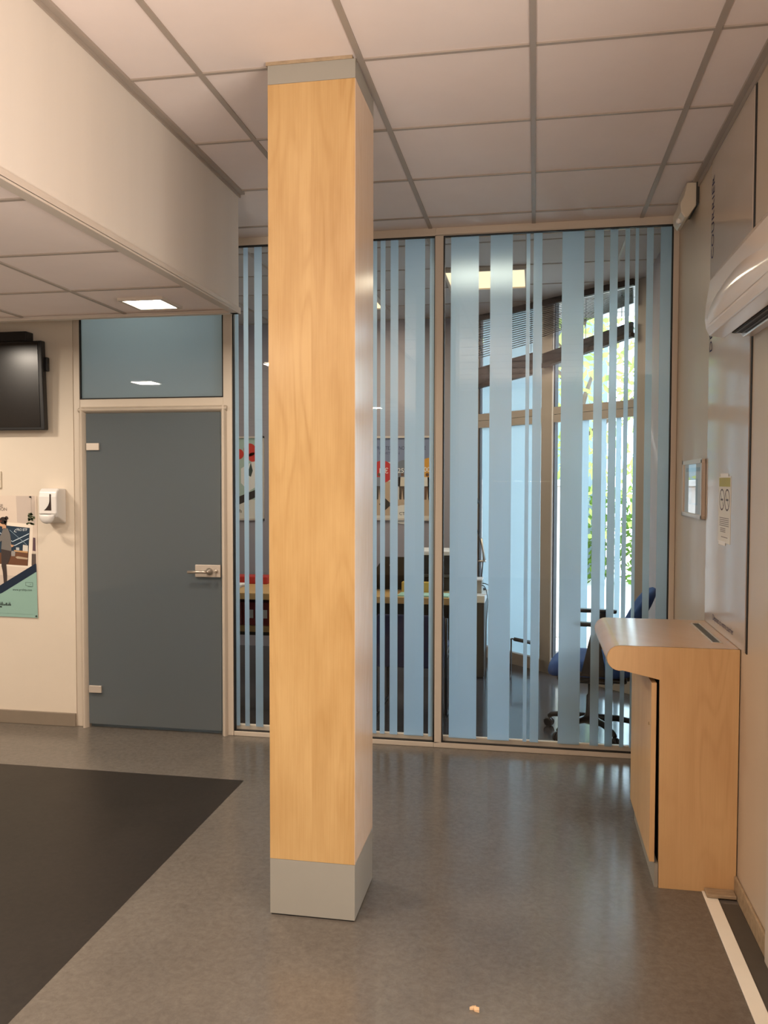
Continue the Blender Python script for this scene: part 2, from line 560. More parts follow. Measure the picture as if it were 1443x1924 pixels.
leaf = bx('glass_leaf', -2.838, -1.932, YP - .004, YP + .006, .026, 2.032, M['door_glass'], d)
bx('door_gap', -2.842, -1.929, YP + .03, YP + .05, 0.0, 2.034, M['door_glass'], d).name = 'door_stop'
for z in (1.82, .2545):
    h = MB(); h.box(-2.832, -2.745, YP - .018, YP - .004, z - .023, z + .023)
    h.build('hinge', M['steel_pale'], leaf, bevel=.002)
pl = MB(); pl.box(-2.097, -1.931, YP - .019, YP - .004, 1.0, 1.077)
pl = pl.build('lock_plate', M['steel_pale'], leaf, bevel=.002)
hd = MB()
hd.lathe([(.022, -.019), (.022, -.030), (.013, -.032), (.010, -.065)], (-2.0, YP, 1.037), 20, axis='Y')
hd.tube([(-2.0, YP - .062, 1.037), (-2.03, YP - .066, 1.037), (-2.127, YP - .066, 1.034)], [.010, .0095, .009], 12)
hd.build('lever', M['steel'], pl)
hd = MB()
hd.lathe([(.011, -.019), (.011, -.026), (.004, -.028)], (-1.957, YP, 1.04), 16, axis='Y')
hd.tube([(-1.957, YP - .026, 1.04), (-1.953, YP - .055, 1.037)], .004, 8)
hd.box(-1.962, -1.946, YP - .07, YP - .05, 1.031, 1.043)
hd.build('key', M['steel'], pl)

# window_1 (beside the door, behind the pillar) and window_2
def glazing(name, x0, x1, film, has_left, has_right, zb=.03):
    r = sroot(name, ((x0 + x1) / 2, YP, 0))
    f = MB()
    f.box(x0 - (.0 if not has_left else has_left), x1 + (has_right or 0), YP, YP + .06, 0, zb)
    f.box(x0 - (has_left or 0), x1 + (has_right or 0), YP, YP + .06, ZT, CH)
    f.box(x0 - .001, x1 + .001, YP + .034, YP + .06, zb - .002, zb + .034)
    if has_left: f.box(x0 - has_left, x0, YP, YP + .06, zb, ZT)
    if has_right: f.box(x1, x1 + has_right, YP, YP + .06, zb, ZT)
    f.build('window_frame', M['alu'], r, bevel=.003)
    g = MB(); e = .007
    g.box(x0, x0 + e, YP + .004, YP + .03, zb, ZT)
    g.box(x1 - e, x1, YP + .004, YP + .03, zb, ZT)
    g.box(x0, x1, YP + .004, YP + .03, zb, zb + e * .7)
    g.box(x0, x1, YP + .004, YP + .03, ZT - e, ZT)
    g.build('gasket', M['gasket'], r)
    p = MB(); y = YP + .02
    p.face([(x0 + e, y, zb + e * .7), (x1 - e, y, zb + e * .7), (x1 - e, y, ZT - e), (x0 + e, y, ZT - e)])
    pane = p.build('pane', M['glass'], r, fix=False)
    p = MB(); y = YP + .024
    zl, zh = zb + .028, ZT - .006
    for a, b_ in film:
        p.face([(a, y, zl), (b_, y, zl), (b_, y, zh), (a, y, zh)])
    p.build('frosted_film_stripes', M['film'], pane, fix=False)
    return r
s1 = [(-1.843, -1.819), (-1.786, -1.756), (-1.716, -1.667), (-1.625, -1.56), (-1.52, -1.44), (-1.40, -1.37), (-1.33, -1.20), (-1.15, -1.12), (-1.08, -1.02), (-.985, -.944),
      (-.923, -.893), (-.862, -.8145), (-.774, -.654), (-.6245, -.597)]
glazing('window_1', -1.853, -.588, s1, 0, 0)
import json
YF = YP + .024
s2 = [(-.4995, -.335), (-.268, -.139), (-.060, -.038), (-.019, .031), (.144, .268), (.327, .376), (.4115, .455), (.495, .520), (.551, .570), (.613, .650), (.688, .748)]
glazing('window_2', -.542, .755, s2, .046, .030)

# ================================================================== the pillar
PX0, PX1, PY0, PY1 = -.952, -.632, 2.916, 3.251
p = thing('pillar', 'square free-standing pillar clad in birch veneer with grey foot and head bands', 'pillar', ((PX0 + PX1) / 2, (PY0 + PY1) / 2, 0))
ZP0, ZP1 = .212, 3.018
t = .018
bx('front_panel', PX0, PX1 - .0015, PY0, PY0 + t, ZP0, ZP1, M['wood'], p)
o = bx('side_panel', PX1 - t, PX1, PY0 + .0015, PY1, ZP0, ZP1, M['wood_sheen'], p); o['label'] = 'glossy right hand panel, coloured paler for the light it reflects'
bx('side_panel', PX0, PX0 + t, PY0 + t, PY1, ZP0, ZP1, M['wood'], p)
bx('back_panel', PX0 + t, PX1 - t, PY1 - t, PY1, ZP0, ZP1, M['wood'], p)
bx('foot_band', PX0, PX1, PY0, PY1, .006, ZP0 - .001, M['plinth'], p)
bx('head_band', PX0, PX1, PY0, PY1, ZP1 + .001, CH - .012, M['plinth'], p)
bx('shadow_gap', PX0 - .006, PX1 - .01, PY0 - .003, PY1 - .02, CH - .012, CH, M['worn_wood'], p)
bx('floor_joint', PX0 + .004, PX1 - .004, PY0 + .004, PY1 - .004, 0, .006, M['gasket'], p)

# ================================================================== counter on the right
D0, D1 = 3.387, 4.072
ct = thing('counter', 'beech veneered letter drop counter with rounded nose against right wall', 'counter', (.62, (D0 + D1) / 2, 0))
def nose(inset=0.0):
    """outline in x,z from the wall, over the top, round the nose, to the underside"""
    top = .959 - inset
    pts = [(XR - .004, top)]
    cx, cz, r = .336, .909, .05 - inset
    for k in range(13):
        an = PI / 2 + math.radians(193) * k / 12
        pts.append((cx + r * math.cos(an), cz + r * math.sin(an)))
    pts.append((.484, .829 + inset))
    return pts
prof = nose()
side = prof + [(.494, .829), (.494, 0.0), (XR - .004, 0.0)]
side = prof[:-1] + [(.488, .829), (.494, .0), (XR - .004, 0.0)]
for y0, y1, lab in ((D0, D0 + .019, None), (D1 - .019, D1, None)):
    s = MB(); s.prism(side, y0, y1, 'Y')
    s.build('side_panel', M['wood_desk'], ct)
tp = MB()
outer = nose(); inner = nose(.012)
n = len(outer)
vs = [(x, D0 + .0195, z) for x, z in outer] + [(x, D1 - .0195, z) for x, z in outer]
tp.mesh(vs, [(k, k + 1, k + 1 + n, k + n) for k in range(n - 1)], None, True)
vs = [(x, D0 + .0195, z) for x, z in inner] + [(x, D1 - .0195, z) for x, z in inner]
tp.mesh(vs, [(k, k + n, k + 1 + n, k + 1) for k in range(n - 1)], None, True)
tp.build('worktop', M['wood_top'], ct)
# edge overlay keeps the top sheet running flush over the side panels
tp = MB()
vs = [(x, D0 - .0005, z + .0006) for x, z in outer[:8]] + [(x, D1 + .0005, z + .0006) for x, z in outer[:8]]
vs2 = []
for x, z in outer[:14]:
    dx, dz = x - .336, z - .909
    if x > .336:
        q = (x, z + .001)
    else:
        l_ = math.hypot(dx, dz); q = (x + dx / l_ * .001, z + dz / l_ * .001)
    vs2.append(q)
m_ = len(vs2)
vs = [(x, D0 + .0006, z) for x, z in vs2] + [(x, D1 - .0006, z) for x, z in vs2]
tp.mesh(vs, [(k, k + 1, k + 1 + m_, k + m_) for k in range(m_ - 1)], None, True)
tp.build('laminate_sheet', M['wood_top'], ct)
dr = MB(); dr.box(.458, .478, D0 + .006, D1 - .012, .1, .815)
dr = dr.build('door', M['wood_desk'], ct, bevel=.0015)
k = MB(); k.lathe([(.006, -.003), (.006, 0)], (.458, D0 + .055, .64), 14, axis='X')
k.build('lock', M['worn_wood'], dr)
bx('carcass', .505, XR - .006, D0 + .02, D1 - .02, .02, .82, M['dark_grey'], ct)
bx('plinth_board', .478, .492, D0 + .004, D1 - .01, 0.0, .095, M['plinth'], ct)
sl = MB()
z0, z1 = .9602, .9632
for (x0, x1, y0, y1) in ((.703, .7085, 3.50, 3.975), (.736, .7415, 3.50, 3.975), (.7085, .736, 3.50, 3.508), (.7085, .736, 3.967, 3.975)):
    sl.box(x0, x1, y0, y1, z0, z1)
sl = sl.build('letter_slot', M['steel_pale'], ct)
bx('slot_opening', .7085, .736, 3.508, 3.967, .9602, .9609, M['mat_well'], sl)

# ================================================================== glossy panel above the counter
gp = thing('wall_panel', 'tall glossy reflective panel on right wall above the counter', 'panel', (XR - .003, 3.69, .96))
bx('board', XR - .006, XR, 3.314, 4.066, .962, 3.06, M['panel'], gp)
tx = MB()
text_into(tx, 'COURRIER', .075, (XR - .0068, 3.995, 2.61), (0, 0, 1), (0, 1, 0), M['purple'], spacing=1.05)
text_into(tx, 'D\u00c9P\u00d4T', .075, (XR - .0068, 3.995, 2.19), (0, 0, 1), (0, 1, 0), M['purple'], spacing=1.05)
tx.build('vertical_lettering', None, gp, fix=False)
tx = MB()
text_into(tx, 'D\u00e9posez ici votre courrier', .036, (XR - .0068, 3.885, .995), (0, -1, 0), (0, 0, 1), M['purple'], spacing=1.0)
tx.build('bottom_lettering', None, gp, fix=False)
# notice taped on the panel
yy = XR - .0072
nt_ = MB()
nt_.box(XR - .0071, XR - .006, 3.575, 3.80, 1.35, 1.628, M['cream'])
def q2(mb, y0, y1, z0, z1, m, x):
    mb.face([(x, y1, z0), (x, y0, z0), (x, y0, z1), (x, y1, z1)], m)
q2(nt_, 3.575, 3.80, 1.35, 1.628, M['cream'], yy)
q2(nt_, 3.585, 3.79, 1.585, 1.622, flat('#A79A3C'), yy - .0004)
def ring(mb, cy, cz, r, w_, m, x, slash=True):
    k = 28
    for i in range(k):
        a, b_ = 2 * PI * i / k, 2 * PI * (i + 1) / k
        mb.face([(x, cy - r * math.cos(a), cz + r * math.sin(a)), (x, cy - r * math.cos(b_), cz + r * math.sin(b_)),
                 (x, cy - (r - w_) * math.cos(b_), cz + (r - w_) * math.sin(b_)), (x, cy - (r - w_) * math.cos(a), cz + (r - w_) * math.sin(a))], m)
    if slash:
        s_ = .7071 * (r - w_ * .5); e = w_ * .4
        mb.face([(x, cy + s_ + e, cz + s_), (x, cy + s_ - e, cz + s_), (x, cy - s_ - e, cz - s_), (x, cy - s_ + e, cz - s_)], m)
for cy in (3.735, 3.637):
    ring(nt_, cy, 1.53, .046, .007, flat('#4A2F2A'), yy - .0004)
    q2(nt_, cy - .022, cy + .022, 1.526, 1.534, flat('#4A2F2A'), yy - .0004)
for k in range(5):
    q2(nt_, 3.60, 3.775, 1.452 - k * .008, 1.455 - k * .008, flat('#6E5A4C'), yy - .0004)
for k in range(3):
    q2(nt_, 3.66, 3.76, 1.408 - k * .007, 1.411 - k * .007, flat('#6E5A4C'), yy - .0004)
q2(nt_, 3.62, 3.74, 1.372, 1.375, flat('#6E5A4C'), yy - .0004)
nt_ = nt_.build('notice', None, None, fix=False)
tag(nt_, 'small beige notice with two no-smoking style rings and green header taped on glossy panel', 'notice')
for (y0, y1, z0, z1) in ((3.62, 3.77, 1.625, 1.64), (3.66, 3.79, 1.338, 1.356)):
    tp = MB(); q2(tp, y0, y1, z0, z1, M['paper'], yy - .0006)
    tp.build('tape', None, nt_, fix=False)

# picture frame near the corner
fr = thing('framed_picture', 'small silver snap frame with reflective cover on right wall near corner', 'frame', (XR - .01, 4.38, 1.43))
f = MB()
y0, y1, z0, z1 = 4.116, 4.645, 1.428, 1.712
for (a, b_, c_, d_) in ((y0, y1, z0, z0 + .02), (y0, y1, z1 - .02, z1), (y0, y0 + .025, z0, z1), (y1 - .025, y1, z0, z1)):
    f.box(XR - .02, XR - .001, a, b_, c_, d_)
f.build('frame_profile', M['steel_pale'], fr, bevel=.003)
bx('backing', XR - .012, XR - .001, y0 + .02, y1 - .02, z0 + .015, z1 - .015, M['paper'], fr)
f = MB()
f.face([(XR - .0135, y0 + .025, z0 + .02), (XR - .0135, y1 - .025, z0 + .02), (XR - .0135, y1 - .025, z1 - .02), (XR - .0135, y0 + .025, z1 - .02)])
f.build('clear_cover', glass_mat('acrylic', (.95, .96, .96, 1), .22), fr, fix=False)
f = MB(); xx = XR - .0125
q2(f, 4.19, 4.57, 1.655, 1.675, flat('#8FA4B4'), xx)
q2(f, 4.25, 4.50, 1.49, 1.62, flat('#A9B7BE'), xx)
q2(f, 4.30, 4.40, 1.50, 1.58, flat('#C9B49C'), xx - .0002)
f.build('printed_sheet', None, fr, fix=False)

# alarm box high in the corner
al = thing('alarm_box', 'cream plastic alarm box high on right wall by the corner', 'alarm', (XR - .04, 4.5, 2.94))
prof = [(XR, 3.085), (XR - .05, 3.085), (XR - .062, 3.06), (XR - .066, 3.02), (XR - .082, 2.985), (XR - .085, 2.965), (XR - .06, 2.935), (XR, 2.955)]
prof = [(XR - .012, 3.087), (XR - .058, 3.087), (XR - .064, 3.05), (XR - .072, 3.02), (XR - .088, 2.99), (XR - .084, 2.945), (XR - .066, 2.918), (XR - .05, 2.92), (XR - .012, 2.975)]
b = MB(); b.prism(prof, 4.40, 4.64, 'Y')
b.build('cover', M['cream_side'], al, bevel=.004)
b = MB(); b.box(XR - .012, XR, 4.39, 4.65, 2.98, 3.088)
b.build('back_plate', M['dark_grey'], al)
b = MB(); b.lathe([(.003, -.02), (.012, -.016), (.015, -.006), (.015, .004)], (XR - .078, 4.50, 2.935), 16)
b.build('sensor_lens', M['white'], al)

# wall air conditioner
ac = thing('air_conditioner', 'glossy white split air conditioner high on right wall', 'air conditioner', (XR - .08, 2.8, 2.12))
AY0, AY1 = 2.33, 3.285
case = [(XR, 2.425), (XR - .10, 2.425), (XR - .158, 2.345), (XR - .170, 2.26), (XR - .173, 2.205), (XR - .168, 2.17), (XR - .157, 2.146), (XR - .102, 2.136), (XR - .095, 2.150), (XR - .045, 2.150), (XR - .04, 2.138), (XR, 2.140)]
b = MB(); b.prism(case, AY0, AY1, 'Y')
b.build('casing', M['ac_white'], ac, bevel=.005, seg=3)
# curved raised front flap
b = MB()
def front_x(z):
    pts = [(2.345, .158), (2.26, .170), (2.205, .173), (2.17, .168), (2.146, .157)]
    for (za, xa), (zb_, xb) in zip(pts, pts[1:]):
        if zb_ <= z <= za:
            return XR - (xa + (xb - xa) * (za - z) / (za - zb_))
    return XR - .158
cols = 24; rows = 6
vs = []
for i in range(cols + 1):
    y = AY1 - .045 - (AY1 - AY0 - .09) * i / cols
    s_ = i / cols
    zt = 2.208 + .075 * math.sin(PI * min(1, s_ * 1.02)) ** .6
    for j in range(rows + 1):
        z = 2.178 + (zt - 2.178) * j / rows
        bul = .012 * math.sin(PI * j / rows) * math.sin(PI * min(1, max(0.02, s_))) + .001
        vs.append((front_x(z) - bul, y, z))
b.mesh(vs, [(i * (rows + 1) + j, (i + 1) * (rows + 1) + j, (i + 1) * (rows + 1) + j + 1, i * (rows + 1) + j + 1) for i in range(cols) for j in range(rows)], None, True)
b.build('front_flap', M['ac_white'], ac)
b = MB(); b.box(XR - .0955, XR - .046, AY0 + .03, AY1 - .09, 2.139, 2.151)
v_ = b.build('air_outlet', M['gasket'], ac)
b = MB()
for x in (XR - .085, XR - .062):
    b.box(x - .004, x + .004, AY0 + .035, AY1 - .095, 2.137, 2.141)
b.build('louvre', M['dark_grey'], v_)
bx('seam', XR - .1605, XR - .156, AY1 - .16, AY1 - .012, 2.2, 2.2015, M['dark_grey'], ac).name = 'panel_seam'

# ================================================================== floor strip by the entrance
b = MB(); b.box(.656, .706, 1.0, 3.384, 0.0, .006)
tag(b.build('floor_strip', M['cream_strip'], bevel=.002), 'pale cream threshold strip laid on floor in front of counter', 'strip')
b = MB(); b.box(.708, XR - .013, 1.2, 3.30, 0.0, .0012)
tag(b.build('floor_mat', M['mat_well'], bevel=0), 'narrow dark mat remnant between pale floor strip and right wall', 'mat')
b = MB(); b.box(.664, XR - .014, 3.325, 3.383, .0065, .02)
bb = b.build('wood_offcut', M['worn_wood'], bevel=.003)
tag(bb, 'worn flat wooden batten on floor at foot of counter', 'batten')
# torn scrap
sc = MB()
pts = [(-.014, -.003), (-.006, .010), (.004, .014), (.006, .006), (.015, .001), (.016, -.012), (.002, -.009), (-.003, -.002)]
cx, cy = -.168, 2.49
top = [(cx + x, cy + y, .004 + .006 * abs(math.sin(90 * x))) for x, y in pts]
sc.mesh(top + [(cx, cy, .012)], [(i, (i + 1) % len(pts), len(pts)) for i in range(len(pts))])
sc.mesh([(x, y, .0005) for x, y, z in top] + top, [(i, (i + 1) % len(pts), (i + 1) % len(pts) + len(pts), i + len(pts)) for i in range(len(pts))])
tag(sc.build('paper_scrap', M['scrap']), 'tiny tan torn scrap lying on grey floor in foreground', 'scrap')

# ================================================================== things on the left wall
tv = thing('television', 'black wall mounted television screen on left wall above dispenser', 'television', (-3.6, YP, 1.93))
tv_y = YP - .075
TX = Matrix.Translation((0, tv_y, 1.925)) @ Matrix.Rotation(math.radians(2.6), 4, 'X') @ Matrix.Translation((0, -tv_y, -1.925))
b = MB(); b.box(-4.07, -3.125 + .04, tv_y, tv_y + .045, 1.925, 2.49, xf=TX)
b.build('housing', M['black'], tv, bevel=.006)
b = MB(); b.box(-4.06, -3.112, tv_y - .003, tv_y, 1.945, 2.478, xf=TX)
b.build('screen', M['screen'], tv)
b = MB(); b.box(-3.95, -3.2, tv_y - .01, YP - .004, 2.492, 2.555)
b.build('top_bracket', M['black'], tv, bevel=.006)
b = MB(); b.box(-3.09, -3.068, tv_y + .012, tv_y + .04, 2.30, 2.39)
b.build('side_port_cover', M['black'], tv, bevel=.006)
b = MB(); b.box(-3.9, -3.3, tv_y + .030, YP, 2.05, 2.35)
b.build('wall_mount', M['black'], tv)

sd = thing('soap_dispenser', 'white wall mounted soap dispenser with dark teardrop window beside the glass door', 'dispenser', (-3.05, YP, 1.3))
x0, x1 = -3.112, -2.985
dy = .115
prof = [(YP, 1.552), (YP - .085, 1.552), (YP - .108, 1.535), (YP - dy, 1.50), (YP - dy, 1.395), (YP - .10, 1.372), (YP, 1.325)]
b = MB(); b.prism(prof, x0, x1, 'X')
body = b.build('body', M['white'], sd, bevel=.010, seg=3)
b = MB()
cx = -3.05
pts = []
for k in range(15):
    s_ = k / 14
    pts.append((s_, cx + .022 - .004 - .040 * max(0, (s_ - .25) / .75) ** 2.6))
lft = [(x, YP - dy - .0015, 1.518 - .105 * s_) for s_, x in pts]
rgt = [(cx + .027 + .003 * s_, YP - dy - .0015, 1.518 - .105 * s_) for s_, x in pts]
for i in range(14):
    b.face([lft[i], rgt[i], rgt[i + 1], lft[i + 1]])
b.build('level_window', M['tear'], sd, fix=True)
b = MB()
vs = []; fs = []
nu, nv = 16, 8
for i in range(nu + 1):
    a = PI * i / nu
    for j in range(nv + 1):
        e = (PI / 2) * j / nv
        vs.append((cx - .002 + .054 * math.cos(a) * math.cos(e * .98), YP - .10 - .03 * math.sin(a) * math.cos(e) - .012, 1.388 - .060 * math.sin(e) ** .8))
fs = [(i * (nv + 1) + j, (i + 1) * (nv + 1) + j, (i + 1) * (nv + 1) + j + 1, i * (nv + 1) + j + 1) for i in range(nu) for j in range(nv)]
b.mesh(vs, fs, None, True)
lv = b.build('push_lever', M['white'], sd)
lm = lv.modifiers.new('s', 'SOLIDIFY'); lm.thickness = .004
b = MB(); b.tube([(cx - .054, YP - .112, 1.384), (cx - .035, YP - .134, 1.389), (cx, YP - .1425, 1.391), (cx + .033, YP - .134, 1.389), (cx + .05, YP - .112, 1.384)], .0015, 6)
b.build('lever_joint', M['dark_grey'], sd)

sw = thing('switch_plate', 'cream electrical switch plate on left wall at photo edge', 'switch', (-3.48, YP, 1.54))
bx('plate', -3.53, -3.444, YP - .014, YP, 1.552, 1.664, M['cream'], sw, bevel=.004)
bx('rocker', -3.515, -3.46, YP - .019, YP - .014, 1.575, 1.642, M['white'], sw, bevel=.002)

# poster on the left wall
pm = MB()
def PX(cx, cy, l=0):
    return (-3.2 + (cx - 481) * .000562, YP - .003 - l * .0004, 1.502 - (cy - 220) * .000507)
def poly(pts, h, l):
    pm.face([PX(x, y, l) for x, y in pts], flat(h))
LX = -590
pm.box(-3.2 + (LX - 481) * .000562, -3.1935, YP - .0028, YP + .001, 1.502 - 1563 * .000507, 1.502, flat('#DCCBBB'))
poly([(LX, 220), (468, 215), (493, 1795), (LX, 1785)], '#DCCBBB', 0)
poly([(228, 220), (464, 220), (470, 590), (238, 560)], '#C6B7AC', 1)
poly([(LX, 560), (100, 560), (440, 585), (415, 1150), (LX, 1090)], '#EFE2D2', 1)
poly([(LX, 600), (100, 603), (400, 632), (368, 1122), (LX, 1075)], '#1D3346', 2)
poly([(LX, 980), (375, 945), (366, 1122), (LX, 1075)], '#6B4630', 3)
poly([(190, 920), (372, 935), (370, 955), (205, 942)], '#C79B6B', 4)
poly([(310, 850), (375, 860), (372, 935), (305, 930)], '#D8D2C8', 4)
poly([(220, 885), (262, 888), (262, 930), (220, 925)], '#B9BCBD', 4)
poly([(210, 1010), (240, 1000), (370, 1020), (365, 1040), (230, 1030)], '#B9A48C', 4)
def stroke(a, b_, w_, h, l):
    dx, dy_ = b_[0] - a[0], b_[1] - a[1]
    n_ = math.hypot(dx, dy_); ox, oy = -dy_ / n_ * w_ / 2, dx / n_ * w_ / 2
    poly([(a[0] + ox, a[1] + oy), (b_[0] + ox, b_[1] + oy), (b_[0] - ox, b_[1] - oy), (a[0] - ox, a[1] - oy)], h, l)
stroke((175, 812), (390, 705), 9, '#CFE0EC', 5); stroke((160, 800), (180, 814), 8, '#CFE0EC', 5)
stroke((205, 862), (385, 768), 9, '#CFE0EC', 5); stroke((185, 858), (207, 864), 8, '#CFE0EC', 5)
stroke((140, 660), (360, 850), 5, '#8FA6B5', 5)
stroke((-120, 600), (60, 730), 8, '#CFE0EC', 5)
# standing figure seen from the side
def blob(cx_, cy_, rx, ry, h, l, n_=18, jag=0):
    poly([(cx_ + rx * math.cos(2 * PI * k / n_) * (1 + jag * (random.random() - .5)), cy_ + ry * math.sin(2 * PI * k / n_) * (1 + jag * (random.random() - .5))) for k in range(n_)], h, l)
poly([(30, 905), (165, 925), (150, 1000), (118, 1090), (92, 1110), (100, 1250), (98, 1340), (58, 1360), (45, 1200), (30, 1130)], '#3E3432', 7)
poly([(60, 640), (120, 640), (150, 720), (165, 860), (160, 935), (30, 910), (40, 800), (0, 830), (-20, 815), (40, 700)], '#75706C', 8)
poly([(45, 600), (95, 590), (100, 640), (50, 650)], '#C99C7C', 8)
blob(42, 565, 42, 52, '#D2A481', 9)
blob(62, 540, 48, 48, '#2A1F1C', 10); blob(104, 505, 22, 22, '#2A1F1C', 10)
poly([(70, 540), (105, 550), (100, 605), (80, 590)], '#2A1F1C', 10)
stroke((5, 548), (42, 546), 5, '#B0503A', 11)
poly([(150, 850), (195, 855), (190, 875), (165, 885)], '#C99C7C', 9)
poly([(155, 930), (210, 935), (205, 1000), (160, 1000)], '#9A9591', 5)
# plant and shelf at the right edge
for k in range(26):
    blob(365 + random.random() * 90, 445 + random.random() * 140, 16, 11, random.choice(['#3D4A2C', '#55633A', '#2E3A22']), 6, 6, .5)
stroke((420, 225), (425, 440), 3, '#8A7F78', 2)
poly([(440, 755), (468, 758), (470, 930), (432, 925)], '#5D4550', 3)
poly([(425, 940), (472, 945), (474, 965), (424, 960)], '#CDBFAF', 3)
poly([(420, 965), (473, 968), (473, 1090), (415, 1120)], '#5A4E4A', 2)
# navy band and teal foot
poly([(LX, 1240), (40, 1250), (230, 1255), (100, 1345), (0, 1400), (LX, 1400)], '#CDBDB0', 3)
poly([(478, 1085), (482, 1195), (40, 1480), (0, 1497), (LX, 1510), (LX, 1400), (0, 1390)], '#12243A', 12)
poly([(482, 1195), (492, 1793), (LX, 1783), (LX, 1508), (0, 1495), (40, 1478)], '#8FB3A8', 11)
for a, b_ in (((340, 1335), (433, 1338)), ((433, 1338), (432, 1393)), ((432, 1390), (342, 1378)), ((342, 1378), (340, 1335)), ((395, 1362), (410, 1362)), ((365, 1392), (420, 1394))):
    stroke(a, b_, 4, '#3C5550', 13)
def ptext(s, cx_, cy_, size, h, l, align='LEFT', sx=1.0):
    text_into(pm, s, size, PX(cx_, cy_, l), (1, 0, 0), (0, 0, 1), flat(h), align, sx)
ptext('www.probtp.com', 172, 1447, .0215, '#1C2A2A', 13, sx=.92)
ptext('PRO BTP', 232, 672, .0245, '#DCE6EE', 6, sx=.80)
stroke((225, 648), (198, 680), 6, '#DCE6EE', 6); stroke((198, 680), (230, 690), 6, '#DCE6EE', 6)
ptext('NNE', 62, 368, .030, '#7E736B', 4, 'RIGHT')
ptext('ATION', 112, 412, .030, '#7E736B', 4, 'RIGHT')
for k in range(12):
    x = 8 + k * 12
    poly([(x, 1645), (x + 9, 1645), (x + 9, 1645 - random.choice([12, 22, 38, 56])), (x, 1645 - random.choice([10, 20, 34]))], '#182020', 13)
poly([(0, 1655), (30, 1655), (32, 1672), (0, 1670)], '#182020', 13)
stroke((0, 1745), (430, 1752), 2, '#5E7E74', 13)
ps = pm.build('poster', None, None, fix=False)
tag(ps, 'tall poster with standing woman, navy band and teal foot on left wall', 'poster')
for cx_, cy_ in ((415, 232), (474, 1770)):
    b = MB(); q_ = PX(cx_, cy_, 14)
    b.lathe([(.005, -.004), (.004, -.006), (.006, .004)], q_, 10, axis='Y')
    b.build('pin', M['dark_grey'], ps)

# downlight in the lower ceiling
dl = thing('downlight', 'lit square recessed downlight in the lower ceiling above glass door', 'light', (-1.888, 3.912, ZB))
b = MB(); a = .117; i_ = .098; cx, cy = -1.888, 3.912
for (x0, x1, y0, y1) in ((cx - a, cx + a, cy - a, cy - i_), (cx - a, cx + a, cy + i_, cy + a), (cx - a, cx - i_, cy - i_, cy + i_), (cx + i_, cx + a, cy - i_, cy + i_)):
    b.box(x0, x1, y0, y1, ZB - .001, ZB + .012)
b.build('bezel', M['trim'], dl)
b = MB(); b.box(cx - i_, cx + i_, cy - i_, cy + i_, ZB + .002, ZB + .011)
b.build('diffuser', M['lamp_on'], dl)

# ================================================================== office beyond the glass
# ceiling troffers
for (cx, cy, lab) in ((-.36, 6.195, 'lit square ceiling light in office seen through the right glazing'), (-1.56, 6.785, 'lit square ceiling light in office seen just right of pillar')):
    tr = thing('ceiling_light', lab, 'light', (cx, cy, CH), group='square lights in the office ceiling')
    b = MB(); a = .295; i_ = .275
    for (x0, x1, y0, y1) in ((cx - a, cx + a, cy - a, cy - i_), (cx - a, cx + a, cy + i_, cy + a), (cx - a, cx - i_, cy - i_, cy + i_), (cx + i_, cx + a, cy - i_, cy + i_)):
        b.box(x0, x1, y0, y1, CH - .03, CH)
    b.build('housing', M['trim'], tr)
    b = MB(); b.box(cx - i_, cx + i_, cy - i_, cy + i_, CH - .02, CH)
    b.build('diffuser', M['lamp_office'], tr)

# facade (window_3): local x along the glass, local y outwards
FA = Vector((-.505, 7.72, 0)); FB = Vector((.785, 6.45, 0))
FL = (FB - FA).length
rzF = math.atan2(FB.y - FA.y, FB.x - FA.x)
wf = sroot('window_3', FA, rzF)
f = MB()
U1, U2 = .805, .947
f.box(-.04, .004, -.02, .03, 0, CH)
f.box(U1, U1 + .115, -.03, .03, 0, CH)
f.box(FL - .06, FL + .04, -.03, .03, 0, CH)
f.box(.004, FL - .06, -.03, .03, 0, .10)
for (z0, z1) in ((2.09, 2.152), (2.156, 2.215)):
    f.box(.004, FL - .06, -.025, .03, z0, z1)
f.box(.004, FL - .06, -.03, .03, CH - .03, CH)
f.build('window_frame', M['alu_dark'], wf, local=True)
bx('bead', U1 + .115, U1 + .131, -.028, .021, 0, CH, M['white'], wf, local=True)
bx('gasket', U1 + .131, U2, -.02, .019, 0, CH, M['gasket'], wf, local=True)
bx('gasket', .004, .016, -.012, .022, .1, CH, M['gasket'], wf, local=True)
for (u0, u1, z0, z1) in ((.016, U1, .10, 2.09), (U2, FL - .06, .10, 2.09), (.016, U1, 2.215, CH - .03), (U2, FL - .06, 2.215, CH - .03)):
    p_ = MB(); p_.face([(u0, .02, z0), (u1, .02, z0), (u1, .02, z1), (u0, .02, z1)])
    pn = p_.build('pane', M['glass_out'], wf, local=True, fix=False)
    if u0 < .1:
        p_ = MB(); p_.face([(u0 + .012, .014, z0), (u1 - .012, .014, z0), (u1 - .012, .014, z1), (u0 + .012, .014, z1)])
        p_.build('frosted_film', M['film_win'], pn, local=True, fix=False)
    elif z0 < 1:
        p_ = MB()
        for a_, c_ in ((1.214, 1.282), (1.402, 1.455), (1.549, 1.601)):
            p_.face([(a_, .014, z0), (c_, .014, z0), (c_, .014, z1), (a_, .014, z1)])
        p_.build('frosted_film_stripes', M['film_win'], pn, local=True, fix=False)

